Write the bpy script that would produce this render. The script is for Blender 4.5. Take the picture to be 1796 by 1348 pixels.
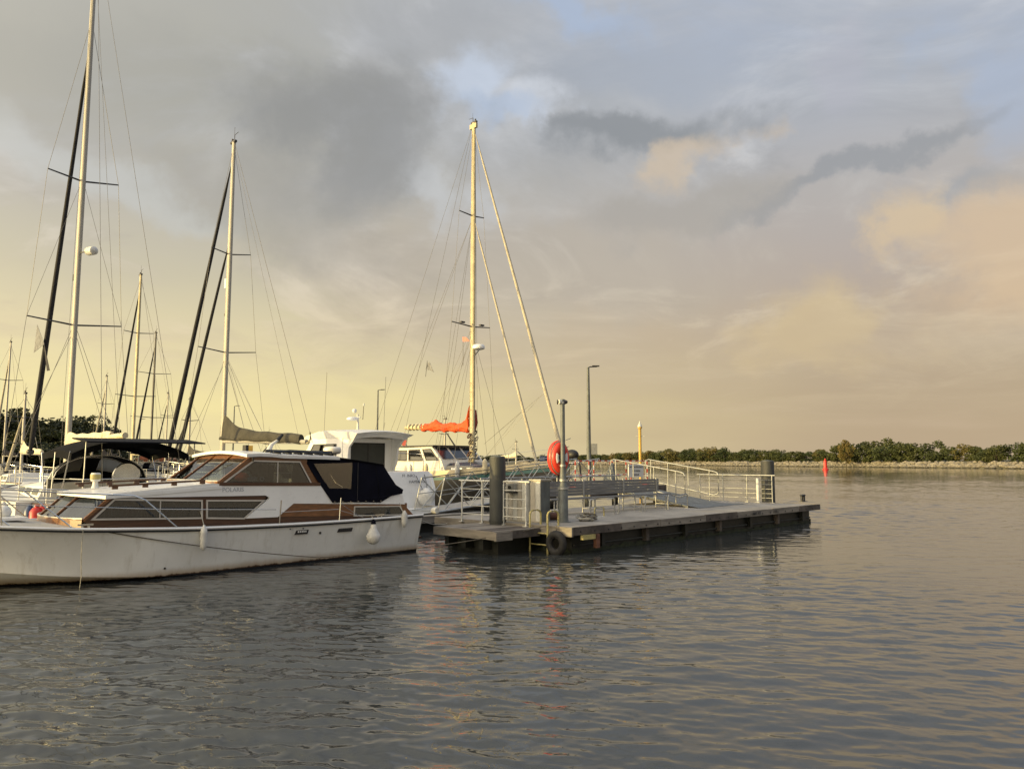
import bpy, bmesh, math, random
import numpy as np
from mathutils import Vector, Matrix
from mathutils.geometry import tessellate_polygon

random.seed(7); rng = np.random.default_rng(11)
scene = bpy.context.scene
col = scene.collection
for o in list(bpy.data.objects): bpy.data.objects.remove(o)

# ------------------------------------------------------------------ camera
FPX, CX, CY, CAMH = 1340.0, 898.0, 674.0, 2.1
PITCH = math.atan(134 / FPX)
cam = bpy.data.cameras.new('camera'); camo = bpy.data.objects.new('camera', cam); col.objects.link(camo)
cam.sensor_width = 36; cam.lens = 36 * FPX / 1796; cam.clip_start = 0.1; cam.clip_end = 6000
camo.location = (0, 0, CAMH); camo.rotation_euler = (math.pi / 2 + PITCH, 0, 0)
scene.camera = camo
S = math.sqrt(.5)
UV = np.array([S, S, 0]); VV = np.array([-S, S, 0]); CO = np.array([0, 0, CAMH])
def ray(x, y):
    a = (x - CX) / FPX; b = -(y - CY) / FPX
    return np.array([a, math.cos(PITCH) - b * math.sin(PITCH), math.sin(PITCH) + b * math.cos(PITCH)])
def pz(x, y, z):                      # point where a sight line meets the level z, in quay coordinates (u, v)
    d = ray(x, y); q = CO + (z - CAMH) / d[2] * d; return q @ UV, q @ VV
def pv(x, y, v):                      # ... meets the upright plane v
    d = ray(x, y); q = CO + v / (d @ VV) * d; return q @ UV, q[2]
def loc(x, y, Y):                     # ... at a given distance
    d = ray(x, y); q = CO + Y / d[1] * d; return q @ UV, q @ VV, q[2]
def M(u, v, z=0.0): return Vector((S * (u - v), S * (u + v), z))

# ------------------------------------------------------------------ world, sun, exposure
SUN_AZ, SUN_EL = math.radians(-114), math.radians(8)
world = bpy.data.worlds.new('World'); scene.world = world; world.use_nodes = True
class NT:
    def __init__(s, tree): s.t = tree; tree.nodes.clear()
    def n(s, typ, **kw):
        nd = s.t.nodes.new(typ)
        for k, v in kw.items():
            if k == 'i':
                for kk, vv in v.items(): s.put(nd.inputs[kk], vv)
            else: setattr(nd, k, v)
        return nd
    def put(s, sock, v):
        if isinstance(v, bpy.types.NodeSocket): s.t.links.new(v, sock)
        else: sock.default_value = v
    def m(s, op, a, b=0.0, c=None, clamp=False):
        nd = s.t.nodes.new('ShaderNodeMath'); nd.operation = op; nd.use_clamp = clamp
        s.put(nd.inputs[0], a); s.put(nd.inputs[1], b)
        if c is not None: s.put(nd.inputs[2], c)
        return nd.outputs[0]
    def step(s, x, a, b):
        nd = s.t.nodes.new('ShaderNodeMapRange'); nd.interpolation_type = 'SMOOTHSTEP'
        s.put(nd.inputs[0], x); nd.inputs[1].default_value = a; nd.inputs[2].default_value = b
        return nd.outputs[0]
    def mix(s, f, a, b, blend='MIX'):
        nd = s.t.nodes.new('ShaderNodeMix'); nd.data_type = 'RGBA'; nd.blend_type = blend
        s.put(nd.inputs[0], f); s.put(nd.inputs[6], a); s.put(nd.inputs[7], b); return nd.outputs[2]
    def noise(s, vec, scale, detail=4, rough=.55, dist=0.0, out='Fac'):
        nd = s.n('ShaderNodeTexNoise'); s.put(nd.inputs['Vector'], vec)
        nd.inputs['Scale'].default_value = scale; nd.inputs['Detail'].default_value = detail
        nd.inputs['Roughness'].default_value = rough; nd.inputs['Distortion'].default_value = dist
        return nd.outputs[out]
    def ramp(s, f, stops):
        nd = s.n('ShaderNodeValToRGB'); s.put(nd.inputs[0], f); e = nd.color_ramp.elements
        while len(e) < len(stops): e.new(.5)
        for k, (p, c) in zip(e, stops): k.position = p; k.color = (*c, 1)
        return nd.outputs[0]
def lin(r, g, b):
    f = lambda c: (c / 255 / 12.92) if c / 255 <= .04045 else ((c / 255 + .055) / 1.055) ** 2.4
    return (f(r), f(g), f(b))
def lin4(*c): return (*lin(*c), 1)

w = NT(world.node_tree)
gen = w.n('ShaderNodeTexCoord').outputs['Generated']
vnorm = w.n('ShaderNodeVectorMath', operation='NORMALIZE', i={0: gen}).outputs[0]
sep = w.n('ShaderNodeSeparateXYZ', i={0: vnorm})
dx, dy, dz = sep.outputs
az = w.m('ARCTAN2', dx, dy); dza = w.m('ABSOLUTE', dz); el = w.m('ARCSINE', dza)
hyp = w.m('SQRT', w.m('MAXIMUM', w.m('SUBTRACT', 1.0, w.m('MULTIPLY', dz, dz)), 1e-4))
sinaz = w.m('DIVIDE', dx, hyp)
plane = w.n('ShaderNodeCombineXYZ', i={0: w.m('DIVIDE', dx, w.m('ADD', dza, .16)), 1: w.m('DIVIDE', dy, w.m('ADD', dza, .16)), 2: 0.0}).outputs[0]
wob = w.noise(vnorm, 5.0, 9, .58, out='Color')
ws = w.n('ShaderNodeSeparateXYZ', i={0: wob})
azp = w.m('ADD', az, w.m('MULTIPLY', w.m('SUBTRACT', ws.outputs[0], .5), .40))
elp = w.m('ADD', el, w.m('MULTIPLY', w.m('SUBTRACT', ws.outputs[1], .5), .20))
big = w.noise(plane, .55, 3, .5); 
elw = w.m('ADD', el, w.m('MULTIPLY', w.m('SUBTRACT', big, .5), .10))
ef = w.m('DIVIDE', elw, 1.57)
R = lambda L: [(e / 1.57, lin(*c)) for e, c in L]
left = w.ramp(ef, R([(0, (243, 228, 168)), (.07, (239, 223, 163)), (.14, (221, 207, 166)), (.22, (199, 190, 164)), (.31, (183, 178, 167)), (.42, (172, 170, 160)), (.58, (174, 173, 168)), (1.0, (188, 194, 204))]))
right = w.ramp(ef, R([(0, (184, 164, 136)), (.08, (178, 158, 133)), (.16, (178, 159, 141)), (.25, (177, 165, 157)), (.34, (176, 171, 168)), (.45, (172, 178, 190)), (.58, (172, 184, 206)), (1.0, (182, 194, 214))]))
tmix = w.step(w.m('ADD', sinaz, w.m('MULTIPLY', w.m('SUBTRACT', big, .5), .3)), -.44, .50)
skyc = w.mix(tmix, left, right)
# the bright sky round the low sun, falling off with the angle from it
ca = w.n('ShaderNodeVectorMath', operation='DOT_PRODUCT', i={0: vnorm, 1: (math.sin(SUN_AZ) * math.cos(SUN_EL), math.cos(SUN_AZ) * math.cos(SUN_EL), math.sin(SUN_EL))}).outputs['Value']
aur = w.m('POWER', w.m('MULTIPLY', w.m('ADD', ca, 1.0), .5), 9.0)
# broken cloud: soft dark and light cells drawn out towards the horizon
fb2 = w.noise(w.n('ShaderNodeVectorMath', operation='ADD', i={0: plane, 1: (7.3, 2.1, 0)}).outputs[0], 1.9, 8, .58, .3)
def cloud(off, scale):
    return w.noise(w.n('ShaderNodeVectorMath', operation='ADD', i={0: plane, 1: off}).outputs[0], scale, 9, .60, .8)
hi = w.step(el, .02, .24)
for scale, off, amt, k in ((.75, (0.0, 0.0, 0.0), .72, .16), (1.7, (3.7, 1.3, .5), .50, .08)):
    d0 = cloud(off, scale); d1 = cloud((off[0] + math.sin(SUN_AZ) * k, off[1] + math.cos(SUN_AZ) * k, off[2]), scale)
    lit = w.m('ADD', w.m('MULTIPLY', w.m('SUBTRACT', d0, d1), 3.4), .5, clamp=True)
    dark = w.mix(w.step(el, .14, .40), lin4(172, 157, 140), lin4(128, 131, 136)); light = w.mix(w.step(el, .10, .42), lin4(226, 207, 174), lin4(206, 207, 210))
    skyc = w.mix(w.m('MULTIPLY', w.m('MULTIPLY', w.step(d0, .44, .62), amt), hi), skyc, w.mix(lit, dark, light))
streak = w.noise(w.n('ShaderNodeCombineXYZ', i={0: w.m('MULTIPLY', az, 2.2), 1: w.m('MULTIPLY', el, 17.0), 2: 0.0}).outputs[0], 1.0, 6, .55)
skyc = w.mix(w.m('MULTIPLY', w.step(streak, .50, .68), w.m('MULTIPLY', w.step(el, .30, .06), .22)), skyc, lin4(206, 185, 160))
azel = w.n('ShaderNodeCombineXYZ', i={0: azp, 1: elp, 2: 0.0}).outputs[0]
lump = w.m('SUBTRACT', 1.45, w.m('MULTIPLY', fb2, .9))
def blob(c, px, py, sx, sy, rot, colr, amt):
    d = ray(px, py); d = d / np.linalg.norm(d)
    mp = w.n('ShaderNodeMapping', vector_type='TEXTURE', i={0: azel, 'Location': (math.atan2(d[0], d[1]), math.asin(d[2]), 0), 'Rotation': (0, 0, math.radians(rot)), 'Scale': (sx / FPX, sy / FPX, 1)})
    ln = w.m('MULTIPLY', w.n('ShaderNodeVectorMath', operation='LENGTH', i={0: mp.outputs[0]}).outputs['Value'], lump)
    mr = w.n('ShaderNodeMapRange', interpolation_type='SMOOTHSTEP', i={0: ln, 1: 1.40, 2: .40, 3: 0.0, 4: amt})
    return w.mix(mr.outputs[0], c, lin4(*colr))
for b in [(840, 160, 120, 55, 15, (194, 205, 222), .75), (1010, 195, 95, 50, 0, (206, 211, 220), .7), (930, 215, 150, 26, 0, (170, 186, 210), .6), (1060, 25, 150, 30, -10, (166, 184, 212), .6),
          (1760, 150, 80, 100, 0, (164, 180, 206), .5), (760, 350, 100, 36, -20, (196, 198, 200), .7), (120, 290, 220, 40, -15, (192, 194, 192), .6),
          (300, 150, 330, 80, 8, (160, 159, 154), .5), (600, 250, 150, 150, 30, (138, 138, 138), .75), (480, 390, 260, 60, -18, (156, 153, 146), .55), (740, 60, 240, 60, 0, (166, 168, 172), .5),
          (1180, 100, 260, 55, 0, (156, 165, 180), .35), (1160, 238, 150, 30, 4, (138, 141, 145), .85), (1470, 305, 220, 20, 14, (146, 148, 152), .75), (1180, 380, 170, 36, 8, (166, 160, 152), .6),
          (1740, 335, 110, 28, 0, (154, 156, 160), .6), (1225, 282, 80, 30, 22, (210, 188, 158), .6), (1570, 412, 60, 70, 0, (218, 192, 152), .65), (1765, 450, 130, 90, 20, (214, 186, 150), .7),
          (1425, 578, 130, 70, -25, (212, 188, 142), .6), (1480, 150, 70, 60, 0, (178, 178, 188), .5), (900, 470, 420, 60, 0, (182, 171, 155), .45), (1250, 620, 420, 70, 0, (190, 170, 142), .35)]:
    skyc = blob(skyc, *b)
# unseen sky overhead, brightened to add light on hull, decks and water
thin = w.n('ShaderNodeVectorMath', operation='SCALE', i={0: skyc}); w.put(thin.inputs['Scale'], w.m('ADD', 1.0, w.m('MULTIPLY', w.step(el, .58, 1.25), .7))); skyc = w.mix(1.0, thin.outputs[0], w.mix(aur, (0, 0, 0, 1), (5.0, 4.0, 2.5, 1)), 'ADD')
nish = w.n('ShaderNodeTexSky', sky_type='NISHITA', sun_disc=False, sun_elevation=SUN_EL, sun_rotation=SUN_AZ, air_density=1.2, dust_density=2.0)
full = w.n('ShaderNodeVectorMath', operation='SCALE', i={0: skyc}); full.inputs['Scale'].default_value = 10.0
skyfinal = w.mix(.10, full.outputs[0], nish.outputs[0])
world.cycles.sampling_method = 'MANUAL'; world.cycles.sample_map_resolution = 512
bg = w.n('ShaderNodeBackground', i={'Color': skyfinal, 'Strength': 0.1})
w.t.links.new(bg.outputs[0], w.n('ShaderNodeOutputWorld').inputs[0])

sun = bpy.data.lights.new('sun', 'SUN'); suno = bpy.data.objects.new('sun', sun); col.objects.link(suno)
sun.energy = 4.3; sun.angle = math.radians(.6); sun.color = (1.0, .74, .29)
sd = Vector((math.sin(SUN_AZ) * math.cos(SUN_EL), math.cos(SUN_AZ) * math.cos(SUN_EL), math.sin(SUN_EL)))
suno.rotation_euler = sd.to_track_quat('Z', 'Y').to_euler(); suno.location = (-40, -15, 30)
vs = scene.view_settings; vs.view_transform = 'Standard'; vs.look = 'None'; vs.exposure = 0.18; vs.gamma = 1.0
scene.render.engine = 'CYCLES'

# ------------------------------------------------------------------ materials
MATS = {}
def mat(name, c, rough=.5, metal=0.0, var=.12, vs_=3.0, c2=None, bump=0.0, bs=40.0, spec=.5, stretch=(1, 1, 1), coat=0.0, sheen=0.0, trans=0.0):
    m = bpy.data.materials.new(name); m.use_nodes = True; t = NT(m.node_tree)
    out = t.n('ShaderNodeOutputMaterial'); p = t.n('ShaderNodeBsdfPrincipled')
    t.t.links.new(p.outputs[0], out.inputs[0])
    oc = t.n('ShaderNodeTexCoord').outputs['Object']
    mp = t.n('ShaderNodeMapping', i={0: oc}); mp.inputs['Scale'].default_value = stretch
    n1 = t.noise(mp.outputs[0], vs_, 6, .6)
    n2 = t.noise(mp.outputs[0], vs_ * 7, 4, .6)
    f = t.m('ADD', t.m('MULTIPLY', t.step(n1, .3, .7), .7), t.m('MULTIPLY', n2, .3))
    d = c2 if c2 else tuple(x * (1 - 2 * var) for x in c)
    e = c if c2 else tuple(min(1, x * (1 + .5 * var)) for x in c)
    t.put(p.inputs['Base Color'], t.mix(f, (*d, 1), (*e, 1)))
    t.put(p.inputs['Roughness'], t.m('ADD', rough - .06, t.m('MULTIPLY', n2, .14), clamp=True))
    p.inputs['Metallic'].default_value = metal; p.inputs['Specular IOR Level'].default_value = spec
    p.inputs['Coat Weight'].default_value = coat
    if bump:
        bp = t.n('ShaderNodeBump', i={'Height': t.noise(mp.outputs[0], bs, 4, .6), 'Strength': bump}); bp.inputs['Distance'].default_value = .02
        t.t.links.new(bp.outputs[0], p.inputs['Normal'])
    MATS[name] = m; return m
mat('gelcoat', (.82, .82, .80), .28, var=.05, vs_=1.5, coat=.2)
mat('gelcoat_warm', (.78, .74, .64), .35, var=.08, vs_=1.5)
mat('gelcoat_old', (.66, .66, .62), .4, var=.10, vs_=2.5)
mat('varnish', (.22, .092, .032), .28, var=.35, vs_=5, stretch=(1, 6, 12), coat=.4)
mat('wood_dark', (.085, .035, .015), .35, var=.3, vs_=5, stretch=(1, 6, 12), coat=.2)
mat('steel', (.62, .62, .60), .22, 1.0, var=.1)
mat('frame', (.60, .59, .56), .35, .6, var=.1)
mat('navy', (.0035, .004, .011), .9, var=.25, vs_=2.5, bump=.25, bs=9, spec=.15)
mat('black_canvas', (.007, .008, .010), .95, var=.3, vs_=2.5, bump=.25, bs=8, spec=.12)
mat('curtain', (.25, .29, .34), .9, var=.12, vs_=6)
mat('interior', (.10, .075, .05), .7, var=.3)
mat('rope', (.42, .40, .34), .9, var=.3, vs_=20)
mat('rope_dark', (.16, .14, .11), .9, var=.3, vs_=20)
mat('rubber', (.018, .018, .019), .75, var=.3, vs_=10, bump=.3)
mat('fender', (.70, .69, .64), .45, var=.16, vs_=5)
mat('deck_paint', (.42, .40, .35), .7, var=.15, vs_=3)
mat('pier_deck', (.30, .28, .245), .72, var=.2, vs_=1.4, bump=.25, bs=30)
mat('float', (.012, .013, .010), .55, c2=(.006, .008, .005), vs_=2.2, bump=.4, bs=12)
mat('board', (.25, .225, .19), .78, var=.3, vs_=2.5, stretch=(.5, .5, 3), bump=.35, bs=25)
mat('board_dark', (.12, .10, .085), .8, var=.35, vs_=2.5, bump=.35, bs=25)
mat('slat', (.20, .20, .195), .7, var=.25, vs_=4, stretch=(.4, 4, 8), bump=.2)
mat('pile', (.045, .048, .040), .6, c2=(.014, .016, .017), vs_=2.5, stretch=(2, 2, .6), bump=.35, bs=14)
mat('galv', (.40, .41, .40), .45, .55, var=.2, vs_=6)
mat('grey_paint', (.12, .135, .135), .5, var=.25, vs_=5)
mat('pale_paint', (.62, .62, .57), .55, var=.15, vs_=4)
mat('cabinet', (.50, .47, .40), .6, var=.15, vs_=3)
mat('yellow', (.46, .40, .16), .5, var=.25, vs_=8)
mat('yellow_pole', (.60, .38, .08), .45, var=.12, vs_=3)
mat('red', (.50, .022, .016), .42, var=.15, vs_=6)
mat('dark_red', (.30, .04, .03), .6, var=.2, vs_=6)
mat('life_red', (.64, .045, .020), .38, var=.1, vs_=4)
mat('white_paint', (.66, .66, .63), .45, var=.08)
mat('tape', (.7, .7, .68), .4, var=.1)
mat('orange_sail', (.72, .085, .012), .75, var=.2, vs_=4, bump=.3, bs=10)
mat('cream_sail', (.70, .62, .42), .75, var=.15, vs_=5, bump=.3, bs=10)
mat('olive_cover', (.05, .046, .034), .85, var=.3, vs_=3, bump=.4, bs=7)
mat('furl_dark', (.018, .018, .022), .8, var=.3, vs_=4)
mat('furl_cream', (.46, .42, .32), .75, var=.15, vs_=4)
mat('alu', (.37, .355, .31), .5, .1, var=.08, vs_=2)
mat('mast_cream', (.52, .45, .28), .5, var=.15, vs_=2.5)
mat('dark_metal', (.05, .05, .055), .45, .4, var=.2)
mat('wire', (.20, .19, .17), .5, .5, var=.1)
mat('teal', (.05, .15, .15), .35, var=.15, vs_=2)
mat('hull_dark', (.02, .025, .045), .3, var=.2)
mat('hull_blue', (.03, .06, .15), .35, var=.2)
mat('black', (.012, .012, .012), .5, var=.2)
mat('solar', (.010, .011, .016), .7, var=.2, spec=.1)
mat('lettering', (.03, .03, .035), .6, var=.2, vs_=30)
mat('lettering_faint', (.42, .43, .45), .6, var=.2, vs_=30)
mat('tarp', (.13, .145, .155), .8, var=.2, vs_=5, bump=.4, bs=10)
mat('blue_cloth', (.02, .07, .17), .8, var=.25, vs_=6, bump=.4)
mat('flag_grey', (.22, .23, .25), .8, var=.3, vs_=6)
mat('rust', (.17, .075, .045), .75, var=.35, vs_=10, bump=.3)
mat('rock', (.25, .225, .175), .85, var=.3, vs_=.6)
mat('shore', (.14, .13, .08), .9, var=.3, vs_=.2)
mat('bark', (.06, .045, .03), .9, var=.3)
mat('house_wall', (.42, .36, .28), .8, var=.1)
mat('brick_wall', (.30, .12, .07), .8, var=.2)
mat('roof_red', (.26, .09, .05), .8, var=.2)
mat('window_dark', (.03, .035, .04), .15, var=.1)
mat('smoked_pane', (.045, .05, .045), .35, var=.1, spec=.25)
mat('dark_hull', (.035, .032, .028), .45, var=.35, vs_=2)
mat('cream_paint', (.60, .52, .34), .5, var=.15, vs_=2)
mat('amber', (.75, .45, .08), .4, var=.1)
def leafmat(name, c, c2):
    m = bpy.data.materials.new(name); m.use_nodes = True; t = NT(m.node_tree)
    out = t.n('ShaderNodeOutputMaterial'); p = t.n('ShaderNodeBsdfPrincipled')
    tc = t.n('ShaderNodeTexCoord'); oi = t.n('ShaderNodeObjectInfo')
    f = t.step(t.noise(tc.outputs['Object'], .7, 4, .6), .35, .65)
    c0 = t.mix(f, (*c2, 1), (*c, 1))
    c1 = t.mix(t.m('MULTIPLY', oi.outputs['Random'], .55), c0, (c[0] * 1.4, c[1] * 1.0, c[2] * .9, 1))
    t.put(p.inputs['Base Color'], c1); p.inputs['Roughness'].default_value = .7
    tr = t.n('ShaderNodeBsdfTranslucent', i={'Color': c1}); mx = t.n('ShaderNodeMixShader', i={0: .25})
    t.t.links.new(p.outputs[0], mx.inputs[1]); t.t.links.new(tr.outputs[0], mx.inputs[2]); t.t.links.new(mx.outputs[0], out.inputs[0])
    MATS[name] = m
leafmat('leaf_shore', (.062, .085, .022), (.030, .046, .014))
leafmat('leaf_dark', (.035, .05, .016), (.016, .026, .010))
leafmat('leaf_gold', (.13, .12, .03), (.07, .075, .02))
def glass(name, tint, refl=.0):
    m = bpy.data.materials.new(name); m.use_nodes = True; t = NT(m.node_tree)
    out = t.n('ShaderNodeOutputMaterial'); fr = t.n('ShaderNodeFresnel'); fr.inputs['IOR'].default_value = 1.5
    tr = t.n('ShaderNodeBsdfTransparent', i={'Color': (*tint, 1)}); gl = t.n('ShaderNodeBsdfGlossy', i={'Roughness': .03})
    wv = t.noise(t.n('ShaderNodeTexCoord').outputs['Object'], 1.7, 2)
    bp = t.n('ShaderNodeBump', i={'Height': wv, 'Strength': .12}); t.t.links.new(bp.outputs[0], gl.inputs['Normal'])
    f = t.m('ADD', fr.outputs[0], refl, clamp=True)
    mx = t.n('ShaderNodeMixShader', i={0: f}); t.t.links.new(tr.outputs[0], mx.inputs[1]); t.t.links.new(gl.outputs[0], mx.inputs[2])
    t.t.links.new(mx.outputs[0], out.inputs[0]); MATS[name] = m
glass('glass', (.52, .57, .60), .07); glass('glass_dark', (.10, .11, .11), .08); glass('plastic_window', (.72, .68, .58), .10)
# white hull paint with dark antifouling and a brown scum line along the water
def hull_paint(name, c, anti=(.012, .012, .013), zl=.045):
    m = mat(name, c, .22, var=.06, vs_=1.2, coat=.3); t = m.node_tree; p = [n for n in t.nodes if n.type == 'BSDF_PRINCIPLED'][0]
    src = p.inputs['Base Color'].links[0].from_socket
    k = NT.__new__(NT); k.t = t
    oc = k.n('ShaderNodeTexCoord').outputs['Object']; z = k.n('ShaderNodeSeparateXYZ', i={0: oc}).outputs[2]
    st = k.n('ShaderNodeMapping', i={0: oc}); st.inputs['Scale'].default_value = (3, 3, .35)
    nz = k.noise(st.outputs[0], 2.2, 5, .65); z2 = k.m('ADD', z, k.m('MULTIPLY', k.m('SUBTRACT', nz, .5), .10))
    drip = k.m('MULTIPLY', k.step(nz, .50, .72), .30)
    a = k.mix(drip, src, (.40, .36, .27, 1))
    a = k.mix(k.m('MULTIPLY', k.step(z2, zl + .17, zl + .0), .75), a, (.33, .22, .09, 1))
    a = k.mix(k.step(z2, zl + .03, zl), a, (.06, .03, .012, 1))
    a = k.mix(k.step(z, zl, zl - .01), a, (*anti, 1)); t.links.new(a, p.inputs['Base Color']); return m
def extend(name, fn):
    t = MATS[name].node_tree; p = [n for n in t.nodes if n.type == 'BSDF_PRINCIPLED'][0]; k = NT.__new__(NT); k.t = t
    oc = k.n('ShaderNodeTexCoord').outputs['Object']; src = p.inputs['Base Color'].links[0].from_socket
    t.links.new(fn(k, oc, src), p.inputs['Base Color'])
def wet_rock(k, oc, src):
    z = k.n('ShaderNodeSeparateXYZ', i={0: oc}).outputs[2]; z2 = k.m('ADD', z, k.m('MULTIPLY', k.noise(oc, .8, 3), .35))
    return k.mix(k.step(z2, .62, .38), src, (.035, .033, .024, 1))
extend('rock', wet_rock)
def worn_deck(k, oc, src):
    a = k.mix(k.m('MULTIPLY', k.step(k.noise(oc, .9, 5, .65), .50, .66), .45), src, (.13, .12, .10, 1))
    a = k.mix(k.m('MULTIPLY', k.step(k.noise(oc, 7.0, 3, .6), .70, .76), .7), a, (.55, .54, .50, 1))
    sx = k.n('ShaderNodeSeparateXYZ', i={0: oc}).outputs[0]; fr = k.m('FRACT', k.m('MULTIPLY', sx, 6.5))
    return k.mix(k.m('MULTIPLY', k.step(fr, .10, .04), .6), a, (.06, .055, .05, 1))
extend('pier_deck', worn_deck)
mat('weed', (.030, .040, .016), .8, c2=(.010, .014, .007), vs_=6, bump=.8, bs=30)
hull_paint('yacht_hull', (.84, .84, .80))

# ------------------------------------------------------------------ mesh helpers
class MB:
    def __init__(s): s.v = []; s.f = []
    def add(s, vs, fs):
        b = len(s.v); s.v += [tuple(map(float, p)) for p in vs]; s.f += [tuple(b + i for i in f) for f in fs]; return s
    def box(s, x0, x1, y0, y1, z0, z1):
        return s.add([(x0, y0, z0), (x1, y0, z0), (x1, y1, z0), (x0, y1, z0), (x0, y0, z1), (x1, y0, z1), (x1, y1, z1), (x0, y1, z1)],
                     [(3, 2, 1, 0), (4, 5, 6, 7), (0, 1, 5, 4), (1, 2, 6, 5), (2, 3, 7, 6), (3, 0, 4, 7)])
    def bar(s, p, q, w_, h_, up=(0, 0, 1)):
        p, q, up = Vector(p), Vector(q), Vector(up); d = (q - p).normalized()
        if abs(d.dot(up)) > .98: up = Vector((1, 0, 0))
        a = d.cross(up).normalized() * w_ / 2; b = a.cross(d).normalized() * h_ / 2
        vs_ = [p - a - b, p + a - b, p + a + b, p - a + b, q - a - b, q + a - b, q + a + b, q - a + b]
        return s.add(vs_, [(0, 1, 2, 3), (7, 6, 5, 4), (0, 4, 5, 1), (1, 5, 6, 2), (2, 6, 7, 3), (3, 7, 4, 0)])
    def tube(s, pts, r, n=6, cap=True):
        pts = [Vector(p) for p in pts]; k = len(pts); rs = r if isinstance(r, (list, tuple)) else [r] * k
        rings = []; ref = None
        for i, p in enumerate(pts):
            d = (pts[min(i + 1, k - 1)] - pts[max(i - 1, 0)])
            if d.length < 1e-9: d = Vector((0, 0, 1))
            d.normalize()
            if ref is None: ref = Vector((0, 0, 1)) if abs(d.z) < .9 else Vector((1, 0, 0))
            a = d.cross(ref); a = a.normalized() if a.length > 1e-6 else d.orthogonal().normalized()
            b = d.cross(a).normalized(); ref = -b.cross(d).cross(d) if False else ref
            rings.append([p + (a * math.cos(t) + b * math.sin(t)) * rs[i] for t in [2 * math.pi * j / n for j in range(n)]])
        vs_ = [q for R_ in rings for q in R_]; fs = []
        for i in range(k - 1):
            for j in range(n): fs.append((i * n + j, i * n + (j + 1) % n, (i + 1) * n + (j + 1) % n, (i + 1) * n + j))
        if cap: fs += [tuple(reversed(range(n))), tuple(range((k - 1) * n, k * n))]
        return s.add(vs_, fs)
    def lathe(s, prof, n=16, c=(0, 0, 0), axis=None):
        rot = Vector((0, 0, 1)).rotation_difference(Vector(axis)) if axis else None; c = Vector(c); vs_ = []
        for r, z in prof:
            for j in range(n):
                t = 2 * math.pi * j / n; q = Vector((max(r, 1e-4) * math.cos(t), max(r, 1e-4) * math.sin(t), z))
                vs_.append(c + (rot @ q if rot else q))
        k = len(prof); fs = [(i * n + j, i * n + (j + 1) % n, (i + 1) * n + (j + 1) % n, (i + 1) * n + j) for i in range(k - 1) for j in range(n)]
        fs += [tuple(reversed(range(n))), tuple(range((k - 1) * n, k * n))]
        return s.add(vs_, fs)
    def torus(s, c, R_, r, ax1, ax2, n=28, m=10, t0=0, t1=2 * math.pi, flat=1.0):
        c, a, b = Vector(c), Vector(ax1).normalized(), Vector(ax2).normalized(); nrm = a.cross(b); closed = abs(t1 - t0 - 2 * math.pi) < 1e-6
        k = n if closed else n + 1; vs_ = []
        for i in range(k):
            t = t0 + (t1 - t0) * i / n; e = a * math.cos(t) + b * math.sin(t)
            for j in range(m):
                p = 2 * math.pi * j / m; vs_.append(c + e * (R_ + r * math.cos(p)) + nrm * (r * math.sin(p) * flat))
        fs = [(i * m + j, ((i + 1) % k) * m + j, ((i + 1) % k) * m + (j + 1) % m, i * m + (j + 1) % m) for i in range(n) for j in range(m)]
        return s.add(vs_, fs)
    def ell(s, c, rx, ry, rz, n=12, m=8):
        prof = [(math.sin(math.pi * i / m), -math.cos(math.pi * i / m)) for i in range(m + 1)]; t = MB().lathe(prof, n)
        return s.add([(c[0] + p[0] * rx, c[1] + p[1] * ry, c[2] + p[2] * rz) for p in t.v], t.f)
    def plate(s, poly, y0, y1, holes=(), fn=None):          # outline in (x, z), extruded along y
        loops = [poly] + list(holes); flat = [p for L in loops for p in L]; n = len(flat)
        tris = tessellate_polygon([[Vector((p[0], p[1], 0)) for p in L] for L in loops])
        fn = fn or (lambda x, y, z: (x, y, z))
        vs_ = [fn(p[0], y0, p[1]) for p in flat] + [fn(p[0], y1, p[1]) for p in flat]
        fs = [tuple(t) for t in tris] + [tuple(i + n for i in reversed(t)) for t in tris]; b = 0
        for L in loops:
            k = len(L)
            for i in range(k): fs.append((b + i, b + (i + 1) % k, n + b + (i + 1) % k, n + b + i))
            b += k
        return s.add(vs_, fs)
    def loft(s, rows, closed=False, capends=False):
        n = len(rows[0]); vs_ = [p for r in rows for p in r]; fs = []
        for i in range(len(rows) - 1):
            for j in range(n if closed else n - 1): fs.append((i * n + j, i * n + (j + 1) % n, (i + 1) * n + (j + 1) % n, (i + 1) * n + j))
        if capends: fs += [tuple(reversed(range(n))), tuple(range((len(rows) - 1) * n, len(rows) * n))]
        return s.add(vs_, fs)
    def build(s, name, m, parent=None, smooth=35, rem=True):
        me = bpy.data.meshes.new(name); me.from_pydata(s.v, [], s.f); me.materials.append(MATS[m])
        bm = bmesh.new(); bm.from_mesh(me)
        if rem: bmesh.ops.remove_doubles(bm, verts=bm.verts, dist=1e-5)
        bmesh.ops.recalc_face_normals(bm, faces=bm.faces); bm.to_mesh(me); bm.free()
        if smooth:
            for p in me.polygons: p.use_smooth = True
            me.set_sharp_from_angle(angle=math.radians(smooth))
        o = bpy.data.objects.new(name, me); col.objects.link(o)
        if parent: o.parent = parent
        return o
def tag(o, label=None, cat=None, group=None, kind=None):
    if label: o['label'] = label
    if cat: o['category'] = cat
    if group: o['group'] = group
    if kind: o['kind'] = kind
    return o
def empty(name, p, rz=0, label=None, cat=None, group=None):
    o = bpy.data.objects.new(name, None); col.objects.link(o); o.location = p; o.rotation_euler = (0, 0, rz); o.empty_display_size = .3
    return tag(o, label, cat, group)
def copy_tree(o, parent=None):
    c = o.copy(); col.objects.link(c); c.parent = parent
    for ch in [k for k in bpy.data.objects if k.parent == o]: copy_tree(ch, c)
    return c
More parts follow.
